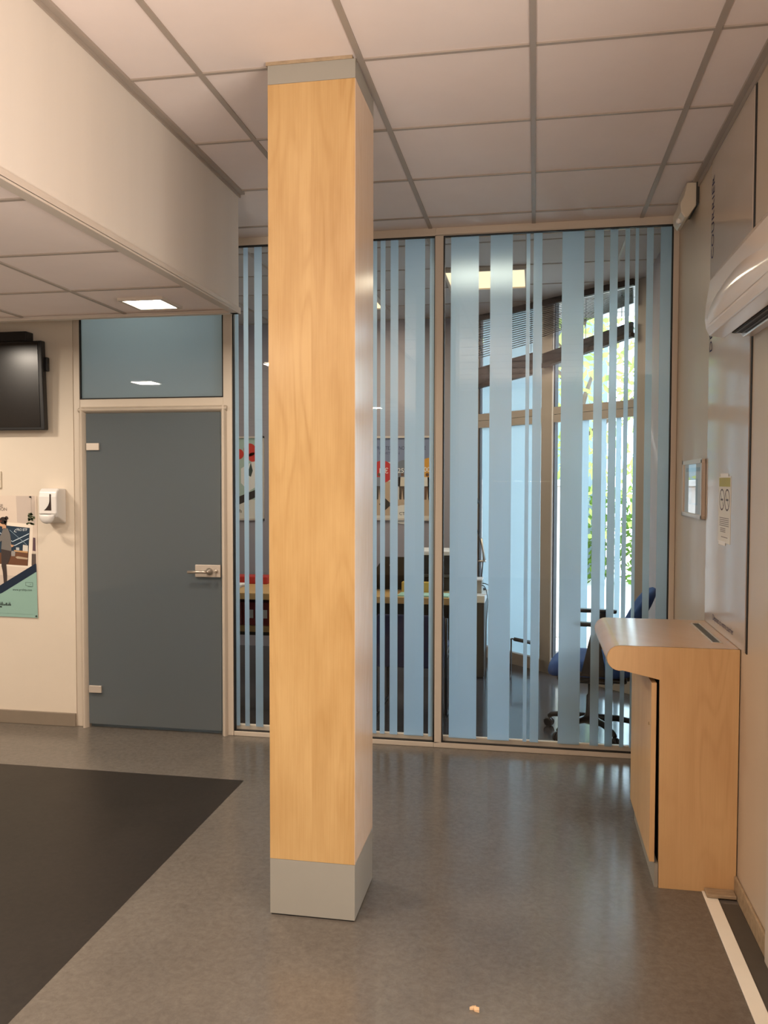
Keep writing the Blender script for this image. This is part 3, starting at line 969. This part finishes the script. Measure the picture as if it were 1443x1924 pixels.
# venetian blinds
def blind(u0, u1, zl, zr, lab, ng=17):
    t_ = thing('venetian_blind', lab, 'blind', FA, rzF, group='dark venetian blinds on the office window')
    b = MB(); b.box(u0, u1, -.09, -.045, CH - .05, CH - .002)
    b.build('head_rail', M['blind'], t_, local=True, bevel=.003)
    b = MB()
    n_ = 16
    for k in range(n_):
        z = CH - .07 - k * (CH - .07 - max(zl, zr) - .01 * ng) / n_
        e = (zr - zl) * k / n_
        b.mesh([(u0, -.092, z), (u1, -.092, z + e), (u1, -.068, z + .001 + e), (u0, -.068, z + .001),
                (u0, -.092, z + .0018), (u1, -.092, z + .0018 + e), (u1, -.068, z + .0028 + e), (u0, -.068, z + .0028)],
               [(0, 1, 2, 3), (7, 6, 5, 4), (0, 4, 5, 1), (2, 6, 7, 3)])
    # gathered slats at the foot
    for k in range(ng):
        za, zb_ = zl + .012 + k * .0095, zr + .012 + k * .0095
        b.mesh([(u0, -.095, za + .004), (u1, -.095, zb_ + .004 + random.uniform(-.003, .003)), (u1, -.055, zb_ - .003), (u0, -.055, za - .003 + random.uniform(-.003, .003))], [(0, 1, 2, 3)])
    sl_ = b.build('slats', M['blind'], t_, local=True, fix=False)
    b = MB(); b.mesh([(u0, -.1, zl - .012), (u1, -.1, zr - .012), (u1, -.05, zr - .012), (u0, -.05, zl - .012), (u0, -.1, zl + .02), (u1, -.1, zr + .02), (u1, -.05, zr + .02), (u0, -.05, zl + .02)],
                     [(0, 1, 2, 3), (7, 6, 5, 4), (0, 4, 5, 1), (1, 5, 6, 2), (2, 6, 7, 3), (3, 7, 4, 0)])
    b.build('bottom_rail', M['blind'], t_, local=True)
    for s_ in (.12, .5, .88):
        u = u0 + (u1 - u0) * s_
        b = MB(); b.tube([(u, -.075, CH - .08), (u, -.075, zl + (zr - zl) * s_)], .0022, 5)
        b.build('cord', M['black'], t_, local=True)
blind(.01, .82, 2.45, 2.515, 'dark venetian blind half raised in left bay of office window')
blind(.86, FL - .04, 2.55, 2.68, 'dark venetian blind half raised in right bay of office window', 10)

# desk
dk = thing('office_desk', 'long light wood desk along back of office seen through stripes', 'desk', (-1.5, 6.45, 0))
DX0, DX1, DY0, DY1, DZ = -2.75, -.52, 6.08, 6.84, .745
bx('desktop', DX0, DX1, DY0, DY1, DZ - .05, DZ, M['office_wood'], dk, bevel=.004)
for x in (DX0 + .02, -1.42, DX1 - .05):
    bx('end_panel', x, x + .03, DY0 + .08, DY1 - .03, 0, DZ - .05, M['office_wood'], dk)
bx('low_shelf', DX0 + .05, -1.42, DY1 - .30, DY1 - .03, .36, .41, M['office_wood'], dk)
bx('back_board', DX0 + .05, DX1 - .05, DY1 - .03, DY1 - .012, .28, DZ - .05, M['dark_grey'], dk)

b = MB(); b.box(-2.56, -2.18, 6.62, 6.80, DZ, DZ + .06)
tag(b.build('red_folder_box', M['red'], bevel=.006), 'flat red box on the office desk left of pillar', 'box')
b = MB()
for k in range(5):
    b.box(-2.52 + .006 * k, -2.33 + .004 * k, 6.25, 6.5, DZ + .005 * k, DZ + .0045 + .005 * k)
tag(b.build('paper_stack', M['paper']), 'stack of white paper on office desk in front of flat red box', 'paper')
for i, (x0, x1) in enumerate(((-2.50, -2.38), (-2.372, -2.25), (-2.242, -2.13))):
    bd = thing('binder', ['dark red binder on low shelf under desk, leftmost of three', 'dark red binder on low shelf under desk, middle of three', 'dark red binder on low shelf under desk, rightmost of three'][i], 'binder', ((x0 + x1) / 2, 6.66, .41), group='dark red binders under the desk')
    bx('cover', x0, x1, 6.56, 6.76, .41, .60, M['red_dark'], bd, bevel=.003)
    bx('spine_label', x0 + .03, x1 - .03, 6.559, 6.56, .47, .54, M['paper'], bd)

# laptop seen from the side
lt = thing('laptop', 'open black laptop on office desk just right of pillar', 'laptop', (-1.20, 6.47, DZ))
bx('keyboard_base', -1.34, -.98, 6.50, 6.74, DZ, DZ + .018, M['black'], lt, bevel=.004)
b = MB(); b.mesh([(-1.34, 6.49, DZ + .015), (-.98, 6.49, DZ + .015), (-.96, 6.38, DZ + .27), (-1.15, 6.38, DZ + .27), (-1.34, 6.502, DZ + .015), (-.98, 6.502, DZ + .015), (-.96, 6.392, DZ + .27), (-1.15, 6.392, DZ + .27)],
                 [(0, 1, 2, 3), (7, 6, 5, 4), (0, 4, 5, 1), (1, 5, 6, 2), (2, 6, 7, 3), (3, 7, 4, 0)])
b.build('screen_lid', M['black'], lt)
b = MB(); b.tube([(-1.11, 6.40, DZ + .20), (-1.07, 6.395, DZ + .22)], .006, 6)
b.build('lid_emblem', M['steel'], lt)

# printer
pr = thing('printer', 'black desktop printer with white lid on office desk behind mullion', 'printer', (-.90, 6.6, DZ))
bx('body', -.94, -.60, 6.45, 6.78, DZ + .10, DZ + .28, M['black'], pr, bevel=.01)
bx('foot', -.91, -.63, 6.5, 6.78, DZ, DZ + .10, M['dark_grey'], pr)
bx('scanner_lid', -.945, -.595, 6.44, 6.79, DZ + .282, DZ + .315, M['white'], pr, bevel=.006)
bx('paper_tray', -.90, -.64, 6.38, 6.5, DZ + .12, DZ + .135, M['dark_grey'], pr)
b = MB(); b.box(-1.0, -.78, 6.30, 6.37, DZ, DZ + .085)
tag(b.build('folder', M['yellow'], bevel=.003), 'yellow card folder standing on office desk before the printer', 'folder')
b = MB(); b.box(-1.0, -.62, 6.11, 6.28, DZ, DZ + .012)
tag(b.build('folder', M['green'], bevel=.002), 'flat pale green folder at the front edge of office desk', 'folder')
b = MB(); b.box(-.72, -.69, 6.30, 6.40, DZ, DZ + .16)
tag(b.build('leaflet_holder', M['white'], bevel=.002), 'upright white leaflet holder on office desk before the printer', 'holder')

# pedestal and equipment at the desk end, by the window
pd = thing('filing_pedestal', 'narrow dark grey pedestal standing at the window end of office desk', 'pedestal', (-0.4400, 6.95, 0))
bx('carcass', -0.4750, -0.3950, 6.75, 7.15, .02, .62, M['dark_grey'], pd, bevel=.004)
bx('plinth', -0.4700, -0.4000, 6.76, 7.14, 0, .02, M['black'], pd)
bx('white_top', -0.4800, -0.3900, 6.745, 7.155, .62, .68, M['white'], pd, bevel=.004)
bx('router_shelf', -0.4900, -0.3800, 6.8, 7.1, .68, .685, M['white'], pd)
rt = thing('router', 'small grey box on top of pedestal near the window', 'router', (-0.4400, 6.93, .685))
bx('housing', -0.4850, -0.4200, 6.84, 7.02, .685, .79, M['plinth'], rt, bevel=.005)
bx('lid', -0.4870, -0.4180, 6.838, 7.022, .79, .80, M['white'], rt)
for i, pts in enumerate((
        [(-0.4250, 6.85, .75), (-0.4000, 6.83, .745), (-0.3800, 6.82, .70), (-0.3700, 6.80, .60), (-0.3800, 6.76, .40), (-0.3750, 6.74, .01)],
        [(-0.4250, 6.90, .76), (-0.3900, 6.88, .76), (-0.3550, 6.86, .73), (-0.3400, 6.84, .60), (-0.3550, 6.80, .45), (-0.3450, 6.78, .01)])):
    # smooth the cable
    cu = []
    P_ = [Vector(p) for p in pts]
    for k in range(len(P_) - 1):
        p0, p1, p2, p3 = P_[max(k - 1, 0)], P_[k], P_[k + 1], P_[min(k + 2, len(P_) - 1)]
        for s_ in range(6):
            t_ = s_ / 6
            cu.append(.5 * ((2 * p1) + (-p0 + p2) * t_ + (2 * p0 - 5 * p1 + 4 * p2 - p3) * t_ ** 2 + (-p0 + 3 * p1 - 3 * p2 + p3) * t_ ** 3))
    cu.append(P_[-1])
    b = MB(); b.tube(cu, .0035, 6)
    tag(b.build('cable', M['black']), ['black cable hanging down the front of pedestal', 'black cable looping wide right of pedestal'][i], 'cable')
# articulated desk lamp
la = thing('desk_lamp', 'articulated black desk lamp against the bright office window', 'lamp', (-0.4550, 7.06, .685))
b = MB(); b.lathe([(.045, 0), (.045, .012), (.012, .02), (.008, .05)], (-0.4450, 7.08, .685), 20)
b.build('base', M['black'], la)
b = MB(); b.tube([(-0.4450, 7.08, .72), (-0.4250, 7.08, .95), (-0.4300, 7.08, 1.02)], .005, 8)
b.build('lower_arm', M['black'], la)
b = MB(); b.tube([(-0.4300, 7.08, 1.02), (-0.4850, 7.08, 1.22), (-0.5000, 7.08, 1.44)], .004, 8)
b.build('upper_arm', M['black'], la)
b = MB(); b.tube([(-0.4150, 7.08, .93), (-0.4400, 7.08, 1.12)], [.011, .009], 10); b.tube([(-0.4700, 7.08, .925), (-0.4000, 7.08, .93)], .009, 10)
b.build('spring_bar', M['steel'], la)
b = MB(); b.lathe([(.008, .05), (.02, .03), (.04, -.03), (.042, -.035)], (-0.5000, 7.08, 1.45), 18)
b.build('lamp_shade', M['black'], la)

# low footrest by the window
ft = thing('footrest', 'low black tubular footrest standing on floor below the office window', 'footrest', (-.10, 7.05, 0))
for x, h_ in ((-.185, .285), (.02, .25)):
    b = MB()
    b.tube([(x, 7.04, h_), (x, 7.04, .02), (x, 7.02, .008), (x, 6.80, .007)], .007, 8)
    b.build('leg', M['black'], ft)
b = MB(); b.tube([(-.185, 7.04, .285), (.02, 7.04, .25)], .006, 8); b.tube([(-.165, 7.04, .282), (.0, 7.04, .253)], .016, 10)
b.build('padded_bar', M['black'], ft)

# office swivel chair
def swivel(loc, rz, label):
    t_ = thing('office_chair', label, 'chair', loc, rz)
    # five-star base
    hub = MB(); hub.lathe([(.045, .075), (.05, .10), (.03, .14), (.028, .25), (.018, .26), (.018, .37)], (0, 0, 0), 20)
    hub.build('gas_column', M['black'], t_, local=True)
    for k in range(5):
        a = math.radians(14 + 72 * k)
        c_, s_ = math.cos(a), math.sin(a)
        lg = MB(); lg.tube([(c_ * .03, s_ * .03, .105), (c_ * .16, s_ * .16, .105), (c_ * .27, s_ * .27, .082), (c_ * .29, s_ * .29, .066)], [.026, .021, .016, .014], 8)
        lg = lg.build('leg', M['black'], t_, local=True)
        ca = MB()
        for sg in (-1, 1):
            o_ = Vector((-s_, c_, 0)) * (.012 * sg)
            ctr = Vector((c_ * .29, s_ * .29, .03)) + o_
            ax = Vector((-s_, c_, 0))
            ca.tube([ctr - ax * .009, ctr - ax * .007, ctr + ax * .007, ctr + ax * .009], [.022, .03, .03, .022], 18)
        ca.tube([(c_ * .29, s_ * .29, .03), (c_ * .29, s_ * .29, .068)], .008, 8)
        ca.build('caster', M['black'], lg, local=True)
    st = MB()
    # seat cushion: rounded slab
    nu, nv = 28, 10
    vs, fs = [], []
    for j in range(nv + 1):
        ph = -PI / 2 + PI * j / nv
        for i in range(nu):
            th = 2 * PI * i / nu
            ex = lambda v, p: math.copysign(abs(v) ** p, v)
            x = .265 * ex(math.cos(th), .55) * ex(math.cos(ph), .45)
            y = .245 * ex(math.sin(th), .55) * ex(math.cos(ph), .45)
            z = .445 + .062 * ex(math.sin(ph), .7) + .02 * (abs(y) / .245) ** 2 - (.03 * max(0, (-x - .12) / .14) ** 2)
            vs.append((x, y, z))
    for j in range(nv):
        for i in range(nu):
            fs.append((j * nu + i, j * nu + (i + 1) % nu, (j + 1) * nu + (i + 1) % nu, (j + 1) * nu + i))
    st.mesh(vs, fs, None, True)
    st.build('seat', M['blue'], t_, local=True)
    sp = MB(); sp.box(-.20, .22, -.19, .19, .375, .40); sp.box(-.1, .14, -.09, .09, .34, .38)
    sp.build('seat_pan', M['black'], t_, local=True, bevel=.012)
    # backrest
    bk = MB(); vs, fs = [], []
    nu, nv = 28, 10
    for j in range(nv + 1):
        ph = -PI / 2 + PI * j / nv
        for i in range(nu):
            th = 2 * PI * i / nu
            y = .225 * ex(math.cos(th), .6) * ex(math.cos(ph), .5)
            z = .725 + .22 * ex(math.sin(th), .6) * ex(math.cos(ph), .5)
            x = .205 + (z - .6) * .50 + .035 * ex(math.sin(ph), .8) - .05 * (y / .225) ** 2
            vs.append((x, y, z))
    for j in range(nv):
        for i in range(nu):
            fs.append((j * nu + i, j * nu + (i + 1) % nu, (j + 1) * nu + (i + 1) % nu, (j + 1) * nu + i))
    bk.mesh(vs, fs, None, True)
    bk.build('backrest', M['blue'], t_, local=True)
    bs = MB(); bs.tube([(.12, 0, .365), (.22, 0, .37), (.25, 0, .45), (.33, 0, .68)], [.022, .022, .02, .016], 8)
    bs.build('back_support', M['black'], t_, local=True)
    for sg in (-1, 1):
        ar = MB()
        y = .275 * sg
        ar.mesh([(-.05, y - .012, .44), (.10, y - .012, .44), (.07, y - .012, .60), (.11, y - .012, .735), (.03, y - .012, .735), (-.01, y - .012, .62),
                 (-.05, y + .012, .44), (.10, y + .012, .44), (.07, y + .012, .60), (.11, y + .012, .735), (.03, y + .012, .735), (-.01, y + .012, .62)],
                [(0, 1, 2, 5), (5, 2, 3, 4), (11, 8, 7, 6), (10, 9, 8, 11), (0, 6, 7, 1), (1, 7, 8, 2), (2, 8, 9, 3), (3, 9, 10, 4), (4, 10, 11, 5), (5, 11, 6, 0)])
        ar.box(-.1, .12, min(y, y - .08 * sg), max(y, y - .08 * sg), .43, .45)
        ar = ar.build('armrest', M['black'], t_, local=True, bevel=.006)
        pd_ = MB(); pd_.box(-.10, .15, y - .028, y + .028, .735, .76)
        pd_.build('arm_pad', M['black'], ar, local=True, bevel=.010)
    return t_
ch_ = swivel((.36, 5.40, 0), math.radians(-6), 'blue fabric office swivel chair with black armrests behind the glass')
ch_['label'] = 'blue fabric office swivel chair with black arms and casters behind striped glass'

# visitor chair with navy back at the desk
vc = thing('visitor_chair', 'navy upholstered visitor chair pulled up to the office desk', 'chair', (-.82, 5.78, 0))
b = MB(); b.box(-1.05, -.59, 5.54, 5.575, .34, .70)
b.build('backrest', M['navy'], vc, bevel=.014, seg=3)
b = MB(); b.box(-1.04, -.60, 5.60, 6.03, .40, .455)
b.build('seat', M['navy'], vc, bevel=.018, seg=3)
for x in (-1.06, -.58):
    b = MB(); b.tube([(x, 5.585, .68), (x, 5.585, .37), (x, 5.59, .03), (x, 5.62, .012), (x, 6.02, .012), (x, 6.04, .03), (x, 6.02, .43), (x, 5.6, .40)], .010, 8)
    b.build('leg_frame', M['black'], vc)
# posters on the office back wall
def office_poster(x0, x1, z0, z1, label, draw):
    y = 7.72 - .004
    root = thing('framed_poster', label, 'poster', ((x0 + x1) / 2, y, z0), group='framed posters on the office back wall')
    f = MB(); w_ = .018
    for (a, b_, c_, d_) in ((x0, x1, z0, z0 + w_), (x0, x1, z1 - w_, z1), (x0, x0 + w_, z0, z1), (x1 - w_, x1, z0, z1)):
        f.box(a, b_, y - .018, y + .003, c_, d_)
    f.build('frame_profile', M['steel_pale'], root)
    a_ = MB(); draw(a_, x0 + w_, x1 - w_, z0 + w_, z1 - w_, y - .002)
    a_.build('printed_sheet', None, root, fix=False)
def P2(mb, pts, h, y): mb.face([(p[0], y, p[1]) for p in pts], flat(h))
def circ(mb, cx, cz, r, h, y, n=24, ry=None):
    P2(mb, [(cx + r * math.cos(2 * PI * k / n), cz + (ry or r) * math.sin(2 * PI * k / n)) for k in range(n)], h, y)
def person2(mb, x, z0, h, top, bot, y):
    circ(mb, x, z0 + h * .93, h * .065, '#6A4B3A', y, 12)
    P2(mb, [(x - h * .12, z0 + h * .48), (x + h * .12, z0 + h * .48), (x + h * .13, z0 + h * .84), (x - h * .13, z0 + h * .84)], top, y)
    P2(mb, [(x - h * .11, z0), (x - h * .03, z0), (x, z0 + h * .42), (x + h * .04, z0), (x + h * .12, z0), (x + h * .11, z0 + h * .5), (x - h * .11, z0 + h * .5)], bot, y)
def draw_right(mb, x0, x1, z0, z1, y):
    P2(mb, [(x0, z0), (x1, z0), (x1, z1), (x0, z1)], '#DCD2C4', y)
    P2(mb, [(x0, 1.78), (x1, 1.78), (x1, z1), (x0, z1)], '#7C86A0', y - .0004)
    P2(mb, [(x0, 1.28), (x1, 1.28), (x1, 1.60), (x0, 1.60)], '#C2A78C', y - .0004)
    text_into(mb, 'PROFITEZ DE NOS OFFRES CE', .048, (-1.475, y - .0008, 1.895), (1, 0, 0), (0, 0, 1), flat('#2C3350'), sx=.74)
    text_into(mb, 'PROFITEZ-EN', .036, (-1.44, y - .0008, 1.85), (1, 0, 0), (0, 0, 1), flat('#46506E'), sx=.9)
    circ(mb, -1.41, 1.69, .105, '#C4302E', y - .0009)
    text_into(mb, '1 \u20ac', .07, (-1.45, y - .0014, 1.675), (1, 0, 0), (0, 0, 1), flat('#F4EEE6'))
    circ(mb, -1.20, 1.70, .10, '#6F7680', y - .0009)
    text_into(mb, '-25%', .062, (-1.285, y - .0014, 1.68), (1, 0, 0), (0, 0, 1), flat('#F4EEE6'))
    circ(mb, -.96, 1.71, .11, '#D99A3A', y - .0009)
    text_into(mb, '100 \u20ac', .062, (-1.05, y - .0014, 1.69), (1, 0, 0), (0, 0, 1), flat('#F4EEE6'))
    for x, t_, b_ in ((-1.44, '#8A8F98', '#4B4540'), (-1.27, '#3B3330', '#C9BFB2'), (-1.22, '#D6C8B4', '#5C4A3C'), (-1.11, '#6A6F7A', '#C8B9A4'), (-.985, '#E4DCCF', '#6A4A38'), (-.95, '#5B4A42', '#D8CDBE')):
        person2(mb, x, 1.43, .25, t_, b_, y - .0012)
    P2(mb, [(-1.44, 1.385), (-1.38, 1.44), (-1.32, 1.385), (-1.38, 1.33)], '#2B2523', y - .0014)
    circ(mb, -1.2, 1.29, .13, '#E9E2D6', y - .0011, ry=.09)
    text_into(mb, 'CTP', .04, (-1.25, y - .0016, 1.285), (1, 0, 0), (0, 0, 1), flat('#2B2523'), sx=1.1)
def draw_left(mb, x0, x1, z0, z1, y):
    P2(mb, [(x0, z0), (x1, z0), (x1, z1), (x0, z1)], '#AFC2B4', y)
    P2(mb, [(x0, z0), (x1, z0), (x1, 1.42), (x0, 1.42)], '#E2DCCF', y - .0004)
    circ(mb, -2.71, 1.90, .062, '#D2392B', y - .0008); circ(mb, -2.68, 1.83, .045, '#D2392B', y - .0008); circ(mb, -2.82, 1.86, .05, '#D2392B', y - .0008)
    P2(mb, [(-2.80, 1.72), (-2.66, 1.80), (-2.64, 1.55), (-2.72, 1.50), (-2.80, 1.58)], '#EDE9E2', y - .0007)
    P2(mb, [(-2.735, 1.66), (-2.70, 1.78), (-2.68, 1.70), (-2.70, 1.64)], '#3C4A44', y - .0010)
    P2(mb, [(x0, 1.56), (-2.87, 1.43), (-2.62, 1.53), (x1, 1.56), (x1, 1.48), (-2.68, 1.43), (-2.85, 1.36), (x0, 1.45)], '#2B2724', y - .0010)
    text_into(mb, 'Kit', .055, (-2.90, y - .0014, 1.29), (1, 0, 0), (0, 0, 1), flat('#2B2724'))
    text_into(mb, 'fs', .045, (-2.82, y - .0014, 1.295), (1, 0, 0), (0, 0, 1), flat('#2B2724'))
office_poster(-1.56, -.885, 1.235, 2.022, 'framed poster with people and red, grey and orange discs on office wall', draw_right)
office_poster(-3.12, -2.565, 1.22, 2.03, 'framed pale green poster with red shapes on office wall left of pillar', draw_left)

# ================================================================== outdoors
g = MB(); g.box(-25, 25, 8.6, 45, -.25, -.15); g.box(-.2, 25, 5.6, 8.6, -.25, -.15); 
struct(g.build('ground', M['ground']))
def leaf_crown(c, rx, rz, n, size, mat, name, parent, shell=.5):
    vs, fs = [], []
    for _ in range(n):
        while True:
            p = Vector((random.uniform(-1, 1), random.uniform(-1, 1), random.uniform(-1, 1)))
            if shell < p.length < 1: break
        p = Vector((c[0] + p.x * rx, c[1] + p.y * rx, c[2] + p.z * rz))
        a = Vector((random.gauss(0, 1), random.gauss(0, 1), random.gauss(0, 1))).normalized()
        b_ = a.cross(Vector((random.gauss(0, 1), random.gauss(0, 1), random.gauss(0, 1)))).normalized()
        s_ = size * random.uniform(.6, 1.3)
        i = len(vs)
        vs += [p - a * s_, p + b_ * s_ * .45, p + a * s_, p - b_ * s_ * .45]
        fs.append((i, i + 1, i + 2, i + 3))
    mb = MB(); mb.mesh(vs, fs)
    return mb.build(name, mat, parent, fix=False)
def tree(x, y, h, r, n, mat, label, crown_z):
    t_ = thing('tree', label, 'tree', (x, y, -.15), group='trees outside the office window')
    b = MB(); b.tube([(x, y, -.15), (x + .04, y, h * .35), (x - .05, y + .05, h * .6), (x + .06, y, h * .85)], [.13, .10, .07, .03], 10)
    for k in range(5):
        a = 2 * PI * k / 5
        b.tube([(x, y, h * (.4 + .07 * k)), (x + math.cos(a) * r * .6, y + math.sin(a) * r * .6, h * (.55 + .07 * k))], [.05, .015], 6)
    b.build('trunk', M['bark'], t_)
    leaf_crown((x, y, crown_z), r, (h - crown_z) * 1.15, n, .085, mat, 'foliage', t_, .25)
tree(.55, 11.5, 5.2, 1.5, 1500, M['leaf'], 'sunlit leafy tree outside office window, nearest of the trees', 3.1)
tree(3.4, 12.2, 5.6, 1.25, 1100, M['leaf_dark'], 'leafy tree outside office window, right behind nearest tree', 3.4)
tree(-3.0, 13.0, 6.5, 1.6, 1400, M['leaf'], 'tall leafy tree outside office window, farthest of the trees', 4.0)
hg = thing('hedge', 'sunlit hedge running across the street outside office window', 'hedge', (1.5, 14.5, -.15))
vs, fs = [], []
for _ in range(3500):
    p = Vector((random.uniform(-1.5, 4.5), random.uniform(14.2, 15.0), random.uniform(-.1, 1.5)))
    a = Vector((random.gauss(0, 1), random.gauss(0, 1), random.gauss(0, 1))).normalized()
    b_ = a.cross(Vector((random.gauss(0, 1), random.gauss(0, 1), random.gauss(0, 1)))).normalized()
    i = len(vs); vs += [p - a * .07, p + b_ * .035, p + a * .07, p - b_ * .035]; fs.append((i, i + 1, i + 2, i + 3))
mb = MB(); mb.mesh(vs, fs); mb.build('foliage', M['leaf_dark'], hg, fix=False)
b = MB()
for k in range(13):
    b.tube([(-1.5 + .5 * k, 14.6, -.15), (-1.5 + .5 * k, 14.6, 1.2)], .02, 6)
b.build('stems', M['bark'], hg)
bd = thing('backdrop', 'blue grey building added to dim the sky behind the trees outside office window', 'backdrop', (-1, 15.6, -.15))  # added block that hides part of the over-bright sky
bx('facade', -3.6, 1.25, 15.3, 15.9, -.15, 7.5, M['shade'], bd)
for k in range(3):
    bx('window', -2.9 + k * 1.4, -2.1 + k * 1.4, 15.27, 15.3, 3.6, 5.2, M['dark_grey'], bd)
sw_ = thing('stone_wall', 'low pinkish stone wall outside office window', 'wall', (-.6, 9.6, -.15))
bx('masonry', -2.2, .28, 9.5, 9.8, -.15, 1.55, M['stone'], sw_, bevel=.02)
bx('coping', -2.25, .31, 9.45, 9.85, 1.55, 1.62, M['stone'], sw_, bevel=.01)
# ================================================================== light
w = bpy.data.worlds.new('sky'); scene.world = w
w.use_nodes = True
nt = w.node_tree; nt.nodes.clear()
out = nt.nodes.new('ShaderNodeOutputWorld')
bg = nt.nodes.new('ShaderNodeBackground')
bg.inputs['Color'].default_value = (.60, .80, 1.0, 1)
bg.inputs['Strength'].default_value = 10.0
nt.links.new(bg.outputs[0], out.inputs[0])

def lamp(name, kind, loc, power, col, size=.3, size_y=None, aim=None, spread=None, blend=None, angle=None):
    l = bpy.data.lights.new(name, kind)
    l.energy = power; l.color = col
    if kind == 'AREA':
        l.size = size
        if size_y: l.shape = 'RECTANGLE'; l.size_y = size_y
        if spread: l.spread = math.radians(spread)
    if kind == 'SUN': l.angle = math.radians(angle or .5)
    if kind == 'SPOT':
        l.spot_size = math.radians(angle or 90); l.spot_blend = blend or .6; l.shadow_soft_size = size
    if kind == 'POINT': l.shadow_soft_size = size
    o = bpy.data.objects.new(name, l); COL.objects.link(o)
    o.location = loc
    if aim is not None:
        o.rotation_euler = (Vector(aim) - Vector(loc)).to_track_quat('-Z', 'Y').to_euler()
    return o
WARM = (1.0, .87, .72)
lamp('sun', 'SUN', (0, 20, 20), 6.0, (1.0, .95, .86), aim=(6.5, 0, 8), angle=.6)
# hall lighting: downlights of the lower ceiling and added uplights that fill the hall from out of view
for (x, y, p_) in ((-1.888, 3.912, 15), (-1.9, 2.0, 19), (-1.9, .2, 20), (-3.4, 3.0, 20), (-3.4, 1.2, 24), (-3.76, 3.93, 21), (-4.9, 2.2, 24)):
    lamp('downlight_lamp', 'AREA', (x, y, ZB - .012), p_, WARM, .19, aim=(x, y, 0))
lamp('fill_uplight', 'AREA', (-.75, .3, 1.75), 64, (1, .87, .77), .5, .5, aim=(-.75, .3, 3.1))
lamp('fill_uplight', 'AREA', (-.2, -1.9, 1.6), 104, (1, .87, .77), .8, .8, aim=(-.2, -1.9, 3.1))
# daylight of the glazed entrance on the right, beside the camera
lamp('entrance_daylight', 'AREA', (XR - .03, 1.15, 1.08), 60, (1.0, .93, .84), 1.7, 2.0, aim=(-4, 1.15, 1.08), spread=165)
# both office troffers
lamp('office_area_light', 'AREA', (-.36, 6.195, CH - .035), 14, (1, .85, .62), .55, aim=(-.36, 6.195, 0))
lamp('office_area_light', 'AREA', (-1.56, 6.785, CH - .035), 11, (1, .85, .62), .55, aim=(-1.56, 6.785, 0))

lamp('office_area_light', 'AREA', (-2.46, 5.605, CH - .035), 19, (1, .9, .74), .55, aim=(-2.46, 5.605, 0))  # added lamp without a fixture, brightens the door glass from behind

# ================================================================== camera
cam = bpy.data.cameras.new('camera')
co = bpy.data.objects.new('camera', cam); COL.objects.link(co)
yaw, pitch, roll = -.17867, -.03774, .0020
cy_, sy_ = math.cos(yaw), math.sin(yaw); cp, sp = math.cos(pitch), math.sin(pitch)
F = Vector((sy_ * cp, cy_ * cp, sp)); R = Vector((cy_, -sy_, 0)); U = R.cross(F)
R2 = R * math.cos(roll) + U * math.sin(roll); U2_ = U * math.cos(roll) - R * math.sin(roll)
mt = Matrix((R2, U2_, -F)).transposed().to_4x4()
mt.translation = Vector((0, 0, 1.608))
co.matrix_world = mt
cam.sensor_fit = 'VERTICAL'; cam.sensor_height = 36
cam.lens = 1569.34 / 1924 * 36
cam.clip_start = .05
scene.camera = co
scene.view_settings.view_transform = 'Standard'
scene.view_settings.look = 'None'
scene.view_settings.exposure = 0.0
scene.cycles.use_denoising = True
scene.cycles.max_bounces = 10
scene.cycles.transparent_max_bounces = 24
scene.cycles.caustics_reflective = False
scene.cycles.sample_clamp_indirect = 6
